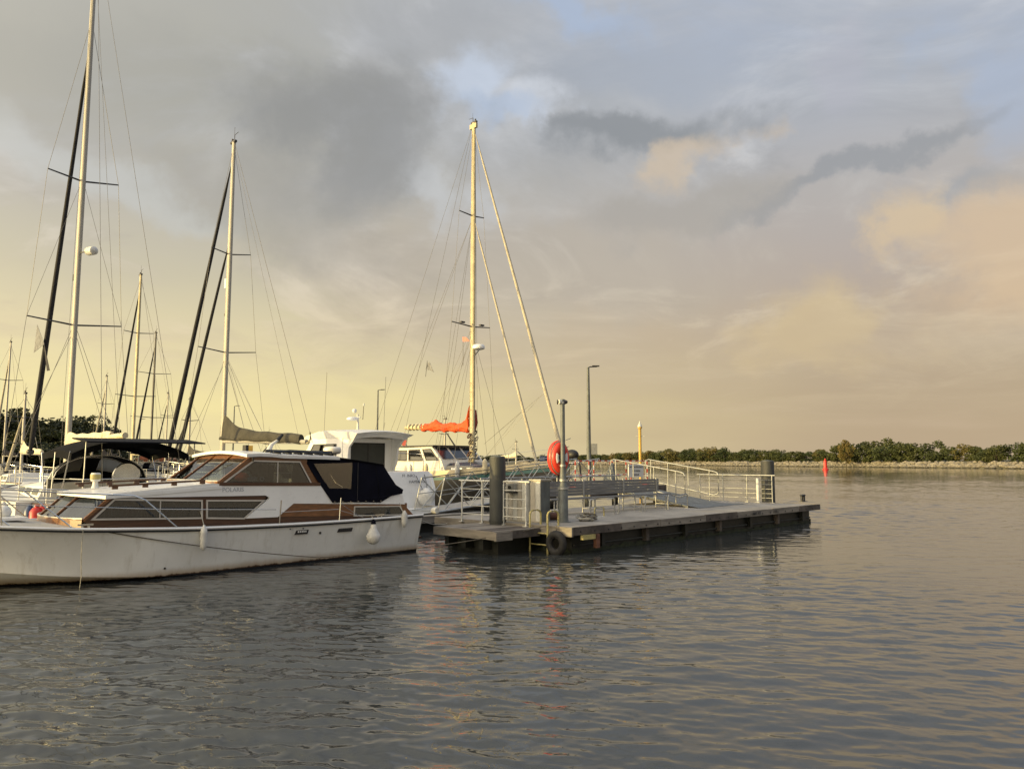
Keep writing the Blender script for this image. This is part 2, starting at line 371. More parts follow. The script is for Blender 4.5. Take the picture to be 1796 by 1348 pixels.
def cr(xs, ys, x):                      # smooth curve through points
    xs = list(xs)
    if x <= xs[0]: return ys[0]
    if x >= xs[-1]: return ys[-1]
    i = max(j for j in range(len(xs) - 1) if xs[j] <= x)
    t = (x - xs[i]) / (xs[i + 1] - xs[i]); sl = lambda j: (ys[min(j + 1, len(xs) - 1)] - ys[max(j - 1, 0)]) / (xs[min(j + 1, len(xs) - 1)] - xs[max(j - 1, 0)])
    h = xs[i + 1] - xs[i]; m0, m1 = sl(i) * h, sl(i + 1) * h
    return (2*t**3-3*t*t+1)*ys[i] + (t**3-2*t*t+t)*m0 + (-2*t**3+3*t*t)*ys[i+1] + (t**3-t*t)*m1
def inset(poly, d):                     # move every edge of a convex outline inwards by d
    n = len(poly); A = sum(poly[i][0] * poly[(i + 1) % n][1] - poly[(i + 1) % n][0] * poly[i][1] for i in range(n)); sg = 1 if A > 0 else -1; L = []
    for i in range(n):
        p, q = poly[i], poly[(i + 1) % n]; ex, ez = q[0] - p[0], q[1] - p[1]; l = math.hypot(ex, ez); nx, nz = -ez / l * sg, ex / l * sg
        L.append((nx, nz, nx * (p[0] + nx * d) + nz * (p[1] + nz * d)))
    out = []
    for i in range(n):
        a, b = L[i - 1], L[i]; D = a[0] * b[1] - a[1] * b[0]
        out.append(((a[2] * b[1] - a[1] * b[2]) / D, (a[0] * b[2] - a[2] * b[0]) / D))
    return out
def window(parent, poly, y, sg, fw=.035, th=.03, fm='frame', gm='glass', curtain=None):
    """framed pane on an upright side: poly in (x, z) is the outside of the frame, y the wall face, sg its outward side"""
    inn = inset(poly, fw)
    fr = MB().plate(poly, y - sg * .005, y + sg * th, [inn]).build('window', fm, parent, 0)
    MB().plate(inset(poly, fw * .9), y + sg * th * .35, y + sg * th * .55).build('pane', gm, fr, 0)
    if fm == 'frame': MB().plate(inset(poly, fw * .82), y + sg * th * .6, y + sg * th * .82, [inset(poly, fw * 1.35)]).build('seal', 'black', fr, 0)
    if curtain:
        xs = [p[0] for p in inn]; zs = [p[1] for p in inn]; x0, x1 = min(xs), max(xs); n = max(20, int((x1 - x0) * 60)); rows = []
        for k in (0, 1):
            rows.append([(x0 + (x1 - x0) * i / n, y - sg * (.05 + .018 * math.sin(i * 1.9 + .6 * math.sin(i * .37))), (min(zs), max(zs))[k]) for i in range(n + 1)])
        MB().loft(rows).build('curtain', curtain, fr, 60)
    return fr
def text(parent, s_, size, p, rot, m, name='lettering'):
    cu = bpy.data.curves.new('t', 'FONT'); cu.body = s_; cu.size = size; cu.extrude = .002; cu.align_x = 'CENTER'; cu.align_y = 'CENTER'
    o = bpy.data.objects.new('t', cu); col.objects.link(o); bpy.context.view_layer.update()
    me = bpy.data.meshes.new_from_object(o.evaluated_get(bpy.context.evaluated_depsgraph_get())); bpy.data.objects.remove(o)
    me.materials.clear(); me.materials.append(MATS[m]); q = bpy.data.objects.new(name, me); col.objects.link(q); q.parent = parent; q.location = p; q.rotation_euler = rot
    return q
def sag(p, q, d, n=14):
    p, q = Vector(p), Vector(q); return [p.lerp(q, i / n) - Vector((0, 0, d * 4 * (i / n) * (1 - i / n))) for i in range(n + 1)]
A45 = math.pi / 4

# ------------------------------------------------------------------ water
def water():
    rs = np.concatenate([[.6, 1.5, 3.0], 4.2 * (220 / 4.2) ** (np.arange(1500) / 1499.0), [250, 300, 380, 480, 600, 800, 1200, 2000, 3500, 5000]])
    an = np.radians(np.concatenate([np.arange(-180, -42, 3.0), np.linspace(-41, 41, 700), np.arange(44, 180, 3.0)]))
    nr, na = len(rs), len(an); Rg, Ag = np.meshgrid(rs, an, indexing='ij')
    X = Rg * np.sin(Ag); Y = Rg * np.cos(Ag); Z = np.zeros_like(X)
    sp = np.maximum(Rg * .0027, .015) + np.where(np.abs(Ag) > math.radians(41.5), Rg * .06, 0)
    g = np.random.default_rng(3); n = 110
    lam = .11 * (1.5 / .11) ** (np.arange(n) / (n - 1.0)); th = math.radians(-98) + g.normal(0, .42, n); ph = g.uniform(0, 6.28, n)
    gust = .84 + .30 * np.sin(X * .21 + Y * .13 + 1 + np.sin(Y * .3)) + .24 * np.sin(X * .07 - Y * .23 + 2.2) + .16 * np.sin(.55 * X + .42 * Y)
    for i in range(n):
        k = 2 * math.pi / lam[i]; amp = .0160 / k * (1.0 if lam[i] < .36 else (.36 / lam[i]) ** .75) * g.uniform(.5, 1.4)
        fade = np.clip((lam[i] / sp - 2.2) / 2.0, 0, 1)
        if fade.max() <= 0: continue
        p_ = k * (X * math.cos(th[i]) + Y * math.sin(th[i])) + ph[i] + .5 * np.sin(.7 * X / (lam[i] + .5) + i) + .5 * np.sin(.6 * Y / (lam[i] + .5) + 2 * i)
        Z += amp * fade * gust * np.sin(p_)
    co = np.stack([X, Y, Z], -1).reshape(-1, 3); co = np.vstack([co, [[0, 0, 0]]])
    i, j = np.meshgrid(np.arange(nr - 1), np.arange(na), indexing='ij'); j2 = (j + 1) % na
    q = np.stack([i * na + j, i * na + j2, (i + 1) * na + j2, (i + 1) * na + j], -1).reshape(-1, 4)[:, ::-1]
    tri = np.stack([np.arange(na), np.full(na, nr * na), (np.arange(na) + 1) % na], -1)[:, ::-1]
    me = bpy.data.meshes.new('water'); nq, nt = len(q), len(tri)
    me.vertices.add(len(co)); me.vertices.foreach_set('co', co.astype(np.float32).ravel())
    me.loops.add(nq * 4 + nt * 3); me.loops.foreach_set('vertex_index', np.concatenate([q.ravel(), tri.ravel()]).astype(np.int32))
    me.polygons.add(nq + nt); me.polygons.foreach_set('loop_start', np.concatenate([np.arange(nq) * 4, nq * 4 + np.arange(nt) * 3]).astype(np.int32))
    me.polygons.foreach_set('use_smooth', np.ones(nq + nt, bool)); me.update(calc_edges=True); me.validate()
    m = bpy.data.materials.new('water'); m.use_nodes = True; t = NT(m.node_tree)
    out = t.n('ShaderNodeOutputMaterial'); p = t.n('ShaderNodeBsdfPrincipled'); t.t.links.new(p.outputs[0], out.inputs[0])
    oc = t.n('ShaderNodeTexCoord').outputs['Object']
    t.put(p.inputs['Base Color'], t.mix(t.noise(oc, .12, 3), (.030, .034, .035, 1), (.042, .046, .045, 1)))
    p.inputs['Roughness'].default_value = .035; p.inputs['IOR'].default_value = 1.58
    mp = t.n('ShaderNodeMapping', i={0: oc}); mp.inputs['Rotation'].default_value = (0, 0, math.radians(10)); mp.inputs['Scale'].default_value = (.45, 1, 1)
    h = t.m('ADD', t.m('MULTIPLY', t.noise(mp.outputs[0], 9, 3, .55), .35), t.m('MULTIPLY', t.noise(mp.outputs[0], 2.4, 4, .6, .4), 1.0))
    bp = t.n('ShaderNodeBump', i={'Height': h, 'Strength': .45}); bp.inputs['Distance'].default_value = .016
    t.t.links.new(bp.outputs[0], p.inputs['Normal'])
    me.materials.append(m); o = bpy.data.objects.new('water', me); col.objects.link(o); tag(o, 'dark rippled harbour water', 'water', kind='structure')
water()

# ------------------------------------------------------------------ far banks
def wxy(px, py, z=0.0):
    u, v = pz(px, py, z); return M(u, v, z)
# right bank: waterline traced from the photograph, continued beyond the frame at both ends
W0, W1 = wxy(1160, 815.6), wxy(1796, 822)
bd = (W1 - W0).normalized(); bn = Vector((-bd.y, bd.x, 0)); bn = bn if bn.y > 0 else -bn
SH0, SH1 = W0 - bd * 210, W1 + bd * 90
def bank(name, p, q, n_, prof, m, label):
    rows = []; L = (q - p).length; k = int(L / 6)
    for i in range(k + 1):
        c = p.lerp(q, i / k) + n_ * (1.6 * math.sin(i * .37) + 1.1 * math.sin(i * .91 + 1))
        rows.append([tuple(c + n_ * a + Vector((0, 0, z + (.12 * math.sin(i * 1.3 + a) if z > .3 else 0)))) for a, z in prof])
    return tag(MB().loft(rows).build(name, m, None, 60), label, 'shore', kind='structure')
bank('far_shore', SH0, SH1, bn, [(-1.5, -.8), (0, -.1), (3.2, 1.55), (9, 2.0), (60, 2.4), (400, 2.4)], 'shore', 'low far bank behind the stone edge')
def ico(seed, n=1):
    bm = bmesh.new(); bmesh.ops.create_icosphere(bm, subdivisions=1, radius=1); r = random.Random(seed)
    for v in bm.verts: v.co *= r.uniform(.72, 1.15)
    d = ([tuple(v.co) for v in bm.verts], [tuple(v.index for v in f.verts) for f in bm.faces]); bm.free(); return d
icos = [ico(i) for i in range(6)]
def rocks(p, q, n_, count, dmax, zmax, s0, s1, name, label):
    mb = MB(); r = random.Random(5)
    for i in range(count):
        t = r.random(); a = r.random(); c = p.lerp(q, t) + n_ * (a * dmax + 1.6 * math.sin(t * (q - p).length / 6 * .37) + 1.1 * math.sin(t * (q - p).length / 6 * .91 + 1)); z = a * zmax
        V_, F_ = icos[r.randrange(6)]; k = r.uniform(s0, s1); rot = Matrix.Rotation(r.uniform(0, 6.28), 3, 'Z'); sc = (k * r.uniform(.8, 1.4), k, k * r.uniform(.6, .95))
        mb.add([tuple(rot @ Vector((v[0] * sc[0], v[1] * sc[1], v[2] * sc[2])) + c + Vector((0, 0, z))) for v in V_], F_)
    return tag(mb.build(name, 'rock', None, 0, rem=False), label, 'rocks', kind='stuff')
rocks(SH0, SH1, bn, 4200, 3.6, 1.75, .30, .75, 'stone_bank', 'pale boulders heaped along the foot of the far bank')

def crown_mesh(name, seed, rx, rz, leaf, nclump, nleaf, m, base=.3):
    r = np.random.default_rng(seed); V_ = []; F_ = []
    for c in range(nclump):
        d = r.normal(size=3); d /= np.linalg.norm(d); rad = r.uniform(.25, 1) ** .5
        cc = np.array([d[0] * rx * rad, d[1] * rx * rad, rz * (base + 1) + d[2] * rz * rad]); cs = r.uniform(.22, .42) * min(rx, rz)
        n = nleaf
        p = r.normal(size=(n, 3)); p = p / np.linalg.norm(p, axis=1)[:, None] * (r.uniform(.35, 1, (n, 1)) ** .5) * cs * np.array([1.1, 1.1, .75]) + cc
        a = r.normal(size=(n, 3)); a /= np.linalg.norm(a, axis=1)[:, None]; b = np.cross(a, r.normal(size=(n, 3))); b /= np.linalg.norm(b, axis=1)[:, None]
        l = leaf * r.uniform(.6, 1.3, (n, 1)); a *= l; b *= l * .6
        k = len(V_)
        for i in range(n):
            V_ += [tuple(p[i] - a[i]), tuple(p[i] + b[i]), tuple(p[i] + a[i]), tuple(p[i] - b[i])]; F_.append((k + 4 * i, k + 4 * i + 1, k + 4 * i + 2, k + 4 * i + 3))
    me = bpy.data.meshes.new(name); me.from_pydata(V_, [], F_); me.materials.append(MATS[m]); return me
def trunk_mesh(seed, h, r0, spread):
    r = random.Random(seed); mb = MB(); top = Vector((r.uniform(-.3, .3), r.uniform(-.3, .3), h * .75))
    mb.tube([(0, 0, -.3), (0, 0, h * .25), tuple(top * .6), tuple(top)], [r0, r0 * .8, r0 * .5, r0 * .15], 6)
    for i in range(6):
        s0 = top * r.uniform(.3, .7); a = r.uniform(0, 6.28); e = s0 + Vector((math.cos(a) * spread, math.sin(a) * spread, h * r.uniform(.12, .3))) * r.uniform(.5, .9)
        mb.tube([tuple(s0), tuple(s0.lerp(e, .5) + Vector((0, 0, .1))), tuple(e)], [r0 * .4, r0 * .25, r0 * .08], 5)
    o = mb.build('trunk_tmp', 'bark', None, 60); me = o.data; bpy.data.objects.remove(o); return me
VAR = {}
for k, (m, cnt) in dict(shore=('leaf_shore', 4), gold=('leaf_gold', 2), dark=('leaf_dark', 4)).items():
    VAR[k] = []
    for i in range(cnt):
        if k == 'dark': VAR[k].append((crown_mesh('crown', 40 + i, 1.0, 1.0, .065, 60, 150, m, .02), trunk_mesh(i, 1.5, .06, .8)))
        else: VAR[k].append((crown_mesh('crown', 10 + i + (5 if k == 'gold' else 0), 1.0, .9, .085, 30, 60, m, .05), trunk_mesh(i + 9, 1.2, .05, .7)))
def tree(name, p, kind, sxy, sz, label, cat, group, rz):
    cm, tm = random.choice(VAR[kind]); r = empty(name, p, rz, label, cat, group); r.scale = (sxy, sxy, sz)
    for nm, me in (('crown', cm), ('trunk', tm)):
        o = bpy.data.objects.new(nm, me); col.objects.link(o); o.parent = r
rt = random.Random(21)
LB = (SH1 - SH0).length
n = 0; s_ = 0.0
# heights follow the skyline: low bushes to the left, taller trees to the right
while s_ < LB:
    c = SH0 + bd * s_; px = CX + FPX * c.x / c.y
    hpx = np.interp(px, [900, 1040, 1090, 1170, 1230, 1330, 1400, 1440, 1480, 1560, 1620, 1690, 1740, 1800, 1900], [9, 11, 17, 20, 22, 19, 22, 26, 36, 30, 32, 26, 36, 38, 36]) * rt.choice([.7, .85, .95, 1.0, 1.1, 1.22])
    hh = hpx * c.y / FPX; k = 'gold' if rt.random() < (.34 if px < 1300 else .10) else 'shore'
    pos = c + bn * rt.uniform(4.5, 11) + Vector((0, 0, 1.6))
    if 950 < px < 1880:
        tree('shore_tree', pos, k, hh * rt.uniform(.5, .72), hh * .52, 'golden green bush growing along the far stone bank' if k == 'gold' else 'dark green bushy tree growing behind the far stone bank', 'tree', 'golden bushes on the far bank' if k == 'gold' else 'green trees on the far bank', rt.uniform(0, 6.28))
    s_ += hh * rt.uniform(.42, .62)
# one pale loose tree that stands above the others
c = wxy(1456, 819) + bn * 7
tree('tall_tree', c + Vector((0, 0, 1.6)), 'gold', 2.3, 4.0, 'pale feathery tree rising above the dark trees behind the red buoy', 'tree', None, 1)

# left bank behind the marina
LBk = Vector((-150, 96, 0)); LBe = Vector((-58, 112, 0)); ld = (LBe - LBk).normalized(); lnv = Vector((-ld.y, ld.x, 0))
bank('near_shore', LBk, LBe, lnv, [(-1.5, -.8), (0, -.1), (1.2, 1.2), (6, 1.5), (80, 1.8), (260, 1.8)], 'shore', 'low wooded bank behind the marina')
for (px, ty, Y, ww) in [(-40, 716, 118, 5.2), (12, 722, 112, 4.6), (48, 714, 116, 5.0), (62, 745, 110, 3.6), (96, 752, 114, 5.0), (128, 748, 112, 4.2), (150, 722, 118, 4.6), (174, 742, 117, 3.4), (186, 764, 122, 3.2), (30, 760, 109, 4.2), (112, 770, 110, 4.0), (-8, 758, 110, 4.0), (20, 740, 120, 5.5), (80, 735, 121, 5.5), (120, 742, 120, 5.5), (150, 755, 113, 4.5), (-20, 735, 121, 5.5), (60, 772, 107, 5), (5, 775, 106, 5), (95, 778, 107, 4.5), (140, 775, 108, 4.5), (170, 775, 110, 4)]:
    X = (px - CX) / FPX * Y; hh = 2.1 + (808 - ty) / FPX * Y - 1.4
    tree('tall_oak', (X, Y, 1.3), 'dark', ww * 1.0, hh * .46, 'dark leafy tree on the bank behind the marina masts', 'tree', 'dark trees behind the marina', rt.uniform(0, 6.28))
# far low shore that closes the horizon between the marina and the right bank
p0, p1 = Vector((-330, 620, 0)), Vector((120, 700, 0))
bank('horizon_shore', p0, p1, Vector((-.17, .98, 0)), [(-3, -.8), (0, 0), (6, 1.6), (60, 2.5), (500, 2.5)], 'shore', 'thin strip of land on the horizon')
for i in range(90):
    t = (i + rt.random()) / 90; c = p0.lerp(p1, t) + Vector((0, rt.uniform(8, 30), 2))
    hh = rt.uniform(3.0, 6.5)
    tree('distant_tree', c, 'shore', hh * rt.uniform(.9, 1.5), hh * .5, 'tiny tree in the low line of trees on the horizon', 'tree', 'trees on the horizon', rt.uniform(0, 6.28))
# brick and rendered houses on the left bank, seen in slivers between the boats
def house(p, rz, w_, d_, h_, m, label):
    r = empty('house', p, rz, label, 'house', 'houses behind the marina')
    MB().box(-w_/2, w_/2, -d_/2, d_/2, 0, h_).build('wall', m, r, 0)
    MB().plate([(-w_/2 - .4, h_), (w_/2 + .4, h_), (0, h_ + w_ * .32)], -d_/2 - .3, d_/2 + .3).build('roof', 'roof_red', r, 0)
    for k in range(int(w_ // 2.2)):
        x = -w_/2 + 1.4 + k * 2.2
        f = MB().box(x - .5, x + .5, -d_/2 - .06, -d_/2 + .02, h_ * .45, h_ * .85).build('window', 'white_paint', r, 0)
        MB().box(x - .4, x + .4, -d_/2 - .09, -d_/2 - .05, h_ * .49, h_ * .81).build('pane', 'window_dark', f, 0)
house((-118, 215, 1.5), .2, 11, 7, 1.2, 'house_wall', 'pale rendered house with red roof far behind the canvas tops')
house((-104, 225, 1.5), .1, 9, 7, 1.0, 'brick_wall', 'low brick house with red roof far behind the canvas tops')

# ------------------------------------------------------------------ white cabin cruiser with varnished wood, alongside in front
YU, YV = 6.5, 15.75
yacht = empty('cabin_cruiser', M(YU, YV), A45, 'white cabin cruiser with varnished wood sides and navy canvas cockpit cover', 'motor yacht')
X = lambda u: u - YU
def ypt(px, py, y):                   # photograph pixel -> (x, z) on the cruiser's upright plane y
    u, z = pv(px, py, YV + y); return (u - YU, z)
US = [1.2, 1.5, 2.2, 3.0, 4.0, 5.0, 6.0, 8.0, 10.0, 11.3]
SHB = [.02, .34, .80, 1.20, 1.48, 1.60, 1.64, 1.62, 1.56, 1.50]; SHZ = [1.17, 1.15, 1.105, 1.045, .97, .92, .875, .835, .835, .85]
CHB = [.01, .10, .40, .76, 1.16, 1.38, 1.42, 1.36, 1.30, 1.24]; CHZ = [.95, .62, .42, .28, .15, .06, .0, -.05, -.05, -.05]
KZ = [1.05, .52, .10, -.18, -.36, -.45, -.48, -.48, -.42, -.38]
rows = []; deckrows = []; NS = 44; ugrid = [1.2 + (11.3 - 1.2) * (i / NS) ** 1.15 for i in range(NS + 1)]
def sheer(u): return cr(US, SHB, u), cr(US, SHZ, u)
for u in ugrid:
    sb, sz = sheer(u); cb, cz = cr(US, CHB, u), cr(US, CHZ, u); kz = cr(US, KZ, u)
    half = [(0, kz), (cb * .55, kz + (cz - kz) * .5), (cb, cz), (cb + .02, cz + .015)]
    for t in (.2, .4, .6, .8, 1.0): half.append((cb + .02 + (sb - cb - .02) * (t ** (1.5 if u < 5 else 1.1)), cz + .015 + (sz - cz - .015) * t))
    rows.append([(X(u), -y, z) for y, z in reversed(half)] + [(X(u), y, z) for y, z in half[1:]])
    deckrows.append([(X(u), -sb + .01, sz - .015), (X(u), -sb * .5, sz + .03), (X(u), 0, sz + .045), (X(u), sb * .5, sz + .03), (X(u), sb - .01, sz - .015)])
hm = MB().loft(rows); b = len(hm.v) - len(rows[-1]); hm.f.append(tuple(range(b, len(hm.v))))
hull = hm.build('hull', 'yacht_hull', yacht, 24)
MB().loft(deckrows).build('deck', 'deck_paint', yacht, 40)
for sg in (-1, 1):
    MB().tube([(X(u), sg * (sheer(u)[0] + .012), sheer(u)[1] + .0) for u in ugrid], .026, 6).build('gunwale', 'gelcoat', yacht, 50)
    MB().tube([(X(u), sg * (sheer(u)[0] + .010), sheer(u)[1] - .042) for u in ugrid], .016, 5).build('rubbing_strake', 'black', yacht, 50)
YS = 1.25
for sg in (-1, 1):
    y = sg * YS
    # dark wooden plinth under the cabin sides
    MB().plate([(X(4.15), .93), (X(7.7), .80), (X(11.18), .78), (X(11.15), .865), (X(7.75), .985), (X(6.2), 1.01), (X(4.22), 1.085)], y - sg * .06, y - sg * .004).build('plinth', 'wood_dark', yacht, 0)
    w1 = [ypt(158, 912, -YS), ypt(355, 909.5, -YS), ypt(355, 876, -YS), ypt(200, 874, -YS)]
    w2 = [ypt(361, 909.5, -YS), ypt(428, 910, -YS), ypt(466, 876, -YS), ypt(361, 876, -YS)]
    hole = lambda P: inset(P, .03)
    fw_wall = [(X(4.14), 1.06), (X(6.2), 1.0), (X(7.72), .975), (X(7.10), .975 + .0), (X(7.55), 1.36), (X(7.45), 1.44), (X(4.62), 1.52)]
    fw_wall = [(X(4.14), 1.06), (X(6.2), 1.0), (X(7.08), .98), (X(7.52), 1.40), (X(4.64), 1.51)]
    MB().plate(fw_wall, y - sg * .045, y, [hole(w1), hole(w2)]).build('cabin_side', 'wood_dark', yacht, 0)
    window(yacht, w1, y, sg, .032, .022, curtain='curtain'); window(yacht, w2, y, sg, .032, .022, curtain='curtain')
    MB().bar((X(5.42), y + sg * .012, 1.05), (X(5.42), y + sg * .012, 1.40), .018, .02).build('mullion', 'frame', yacht, 0)
    # white moulded topside from coachroof to cockpit
    white = [(X(4.50), 1.455), (X(4.60), 1.53), (X(6.35), 1.672), (X(6.6), 1.655), (X(8.72), 1.605), (X(9.02), 1.205), (X(9.6), 1.19), (X(10.25), 1.16), (X(10.55), 1.30), (X(10.86), 1.33), (X(10.95), 1.10), (X(8.09), 1.226), (X(7.745), .968), (X(7.06), .975), (X(7.56), 1.36), (X(7.47), 1.41)]
    MB().plate(white, y - sg * .03, y + sg * .028).build('white_side', 'gelcoat', yacht, 0)
    # varnished panel aft with its own small window
    ww = [ypt(619, 905, -YS), ypt(710, 903, -YS), ypt(700, 886, -YS), ypt(620, 887, -YS)]
    wood = [(X(8.09), 1.224), (X(7.75), .972), (X(11.2), .85), (X(10.93), 1.098)]
    MB().plate(wood, y - sg * .03, y + sg * .012, [hole(ww)]).build('wood_panel', 'varnish', yacht, 0)
    window(yacht, ww, y + sg * .012, sg, .028, .02, curtain='curtain')
    # upper wheelhouse side
    sw = [ypt(388, 848, -YS), ypt(548, 850, -YS), ypt(526, 808.5, -YS), ypt(444, 806.5, -YS)]
    wall = [(X(6.46), 1.655), (X(8.72), 1.605), (X(8.36), 2.17), (X(7.2), 2.215)]
    MB().plate(wall, y - sg * .04, y - sg * .002, [hole(sw)]).build('wheelhouse_side', 'varnish', yacht, 0)
    window(yacht, sw, y - sg * .002, sg, .03, .022)
    mx, mz = ypt(487, 806, -YS); mx2, mz2 = ypt(486, 848, -YS)
    MB().bar((mx2, y + sg * .008, mz2 + .02), (mx, y + sg * .008, mz - .02), .02, .02).build('mullion', 'frame', yacht, 0)
    MB().plate([(X(6.50), 1.625), (X(8.70), 1.575), (X(8.70), 1.64), (X(6.50), 1.69)], y + sg * .028, y + sg * .04).build('wood_trim', 'wood_dark', yacht, 0)
    # grab rail of dark wood on the coachroof
    gr = MB().bar((X(4.62), sg * .98, 1.655), (X(6.35), sg * .98, 1.725), .03, .035)
    for t in (.06, .36, .66, .97): gr.bar((X(4.62 + 1.73 * t), sg * .98, 1.59 + .07 * t), (X(4.62 + 1.73 * t), sg * .98, 1.645 + .07 * t), .03, .10)
    gr.build('grab_rail', 'wood_dark', yacht, 0)
# solid cabin bodies closing the ends
MB().box(X(10.95), X(11.05), -1.22, 1.22, .84, 1.12).build('aft_bulkhead', 'varnish', yacht, 0)
# coachroof with bowed front edge
rows = []
for i in range(13):
    t = i / 12; r_ = []
    for j in range(-8, 9):
        k = j / 8; xf = 4.48 - .34 * (1 - k * k); xb = 6.55; x = xf + (xb - xf) * t
        r_.append((X(x), k * 1.29, 1.50 + .17 * min(1, t * 1.02) * (.75 + .0 * k) + .10 * (1 - k * k) * (.4 + .6 * t)))
    rows.append(r_)
low = [[(p[0], p[1], p[2] - .06) for p in r_] for r_ in rows]
rm = MB().loft(rows); rm.loft(low)
for a, c in ((rows[0], low[0]), (rows[-1], low[-1])): rm.loft([a, c])
for e in (0, -1): rm.loft([[r_[e] for r_ in rows], [r_[e] for r_ in low]])
rm.build('coachroof', 'gelcoat', yacht, 30)
def slanted(parent, bl, tl, cuts, ny, fm, gm, bw, bot, top):
    """raked windscreen: bl/tl functions k(-1..1) -> point on sill / head; frame posts at the cuts, panes between"""
    P = [bl(-1 + 2 * i / 10) for i in range(11)]; Q = [tl(-1 + 2 * i / 10) for i in range(11)]
    sl = MB(); sl.loft([[tuple(Vector(p) + Vector((-.03, 0, -bot))) for p in P], [tuple(Vector(p) + Vector((-.02, 0, .02))) for p in P], [tuple(Vector(p) + Vector((.04, 0, .02))) for p in P]]); f = sl.build('windscreen', fm, parent, 0)
    for k in cuts: MB().bar(bl(k), tl(k), bw if abs(k) < 1 else bw * 1.6, .045, (1, 0, 0)).build('post', fm, f, 0)
    hd = MB(); hd.loft([[tuple(Vector(p).lerp(Vector(q), 1 - top)) for p, q in zip(P, Q)], [tuple(Vector(q) + Vector((0, 0, .01))) for q in Q]])
    hd.build('head', fm, f, 0)
    for a, b in zip(cuts[:-1], cuts[1:]):
        n = 4; ks = [a + (b - a) * i / n for i in range(n + 1)]
        MB().loft([[bl(k) for k in ks], [tl(k) for k in ks]]).build('pane', gm, f, 0)
        for k0, k1, w_ in ((a, b, .025),):
            MB().tube([tuple(Vector(bl(k)) + Vector((-.012, 0, .03))) for k in ks], .014, 5).build('pane_trim', 'frame', f, 0)
    return f
lf = lambda k: (X(4.16 - .30 * (1 - k * k)), k * 1.24, 1.09)
lt = lambda k: (X(4.62 - .30 * (1 - k * k)), k * 1.24, 1.50 + .03 * (1 - k * k))
slanted(yacht, lf, lt, [-1, -.36, .36, 1], 10, 'varnish', 'glass', .035, .12, .06)
cw = MB(); n = 90
cw.loft([[(lf(k)[0] + .18 + .012 * math.sin(i * 1.7), k * 1.18, 1.09) for i, k in ((i, -1 + 2 * i / n) for i in range(n + 1))], [(lt(k)[0] + .02 + .012 * math.sin(i * 1.7), k * 1.18, 1.49) for i, k in ((i, -1 + 2 * i / n) for i in range(n + 1))]])
cw.build('fore_curtain', 'curtain', yacht, 60)
uf = lambda k: (X(6.50 - .05 * (1 - k * k)), k * 1.24, 1.685)
ut = lambda k: (X(7.20 - .05 * (1 - k * k)), k * 1.22, 2.215)
slanted(yacht, uf, ut, [-1, -.34, .34, 1], 10, 'varnish', 'glass', .03, .07, .13)
MB().bar((X(6.62), -.50, 1.80), (X(6.95), -.85, 2.05), .012, .012).build('wiper', 'black', yacht, 0)
# wheelhouse roof: white, slight crown, overhanging visor
rows = []
for i in range(9):
    t = i / 8; u = 7.02 + (9.15 - 7.02) * t
    rows.append([(X(u), k / 8 * 1.32, 2.235 - .05 * t + .075 * (1 - (k / 8) ** 2) + (.02 if i in (1, 2) else 0)) for k in range(-8, 9)])
low = [[(p[0], p[1] * .995, p[2] - .06) for p in r_] for r_ in rows]
rm = MB().loft(rows); rm.loft(low)
for a, c in ((rows[0], low[0]), (rows[-1], low[-1])): rm.loft([a, c])
for e in (0, -1): rm.loft([[r_[e] for r_ in rows], [r_[e] for r_ in low]])
rm.build('wheelhouse_roof', 'gelcoat', yacht, 30)
# what shows through the wheelhouse glass
sea = MB().box(X(7.35), X(7.75), -.95, -.45, 1.30, 1.78); sea.box(X(7.68), X(7.80), -.95, -.45, 1.6, 2.02); sea.build('helm_seat', 'interior', yacht, 0)
MB().box(X(7.55), X(7.72), .3, .8, 1.4, 1.98).build('mate_seat', 'black_canvas', yacht, 0)
MB().ell((X(7.22), -.72, 1.77), .13, .2, .1).build('cushion', 'orange_sail', yacht, 60)
MB().box(X(6.62), X(8.6), -1.15, 1.15, 1.20, 1.50).build('wheelhouse_floor', 'interior', yacht, 0)
MB().box(X(6.75), X(6.98), -1.0, 1.0, 1.50, 1.70).build('dashboard', 'wood_dark', yacht, 0)
MB().box(X(7.10), X(7.30), -1.23, -1.222, 1.70, 1.78).build('notice_card', 'white_paint', yacht, 0)
MB().lathe([(.05, 0), (.05, .006)], 14, (X(7.40), -1.225, 1.74), (0, -1, 0)).build('round_sticker', 'white_paint', yacht, 0)
MB().lathe([(.024, 0), (.024, .004)], 12, (X(7.40), -1.232, 1.74), (0, -1, 0)).build('sticker_centre', 'hull_blue', yacht, 0)
# navy canvas cockpit cover with sewn-in windows
out = [(X(8.30), 2.165), (X(9.2), 2.15), (X(9.75), 2.08), (X(10.33), 2.0), (X(10.50), 1.78), (X(10.68), 1.55), (X(10.88), 1.44), (X(10.86), 1.345), (X(10.55), 1.31), (X(10.25), 1.165), (X(9.6), 1.195), (X(9.00), 1.21), (X(8.66), 1.65)]
hw = [ypt(551, 814, -1.27), ypt(576, 856, -1.27), ypt(614, 856, -1.27), ypt(616, 812, -1.27)]
can = MB()
for sg in (-1, 1):
    bul = lambda x, y, z: (x, y * (1 - .035 * max(0, z - 1.5) / .6) + .012 * math.sin(x * 9 + z * 5), z)
    can.plate(out, sg * 1.30, sg * 1.285, [hw], fn=bul)
top = [[(out[i][0], k / 10 * 1.265 * (1 if i > 2 else 1), out[i][1] + .07 * (1 - (k / 10) ** 2) * (1 if i < 4 else .45) + (.006 * math.sin(k * 2 + i))) for k in range(-10, 11)] for i in range(7)]
top.append([(out[7][0], k / 10 * 1.29, out[7][1]) for k in range(-10, 11)]); can.loft(top)
can.build('canvas_cover', 'navy', yacht, 40)
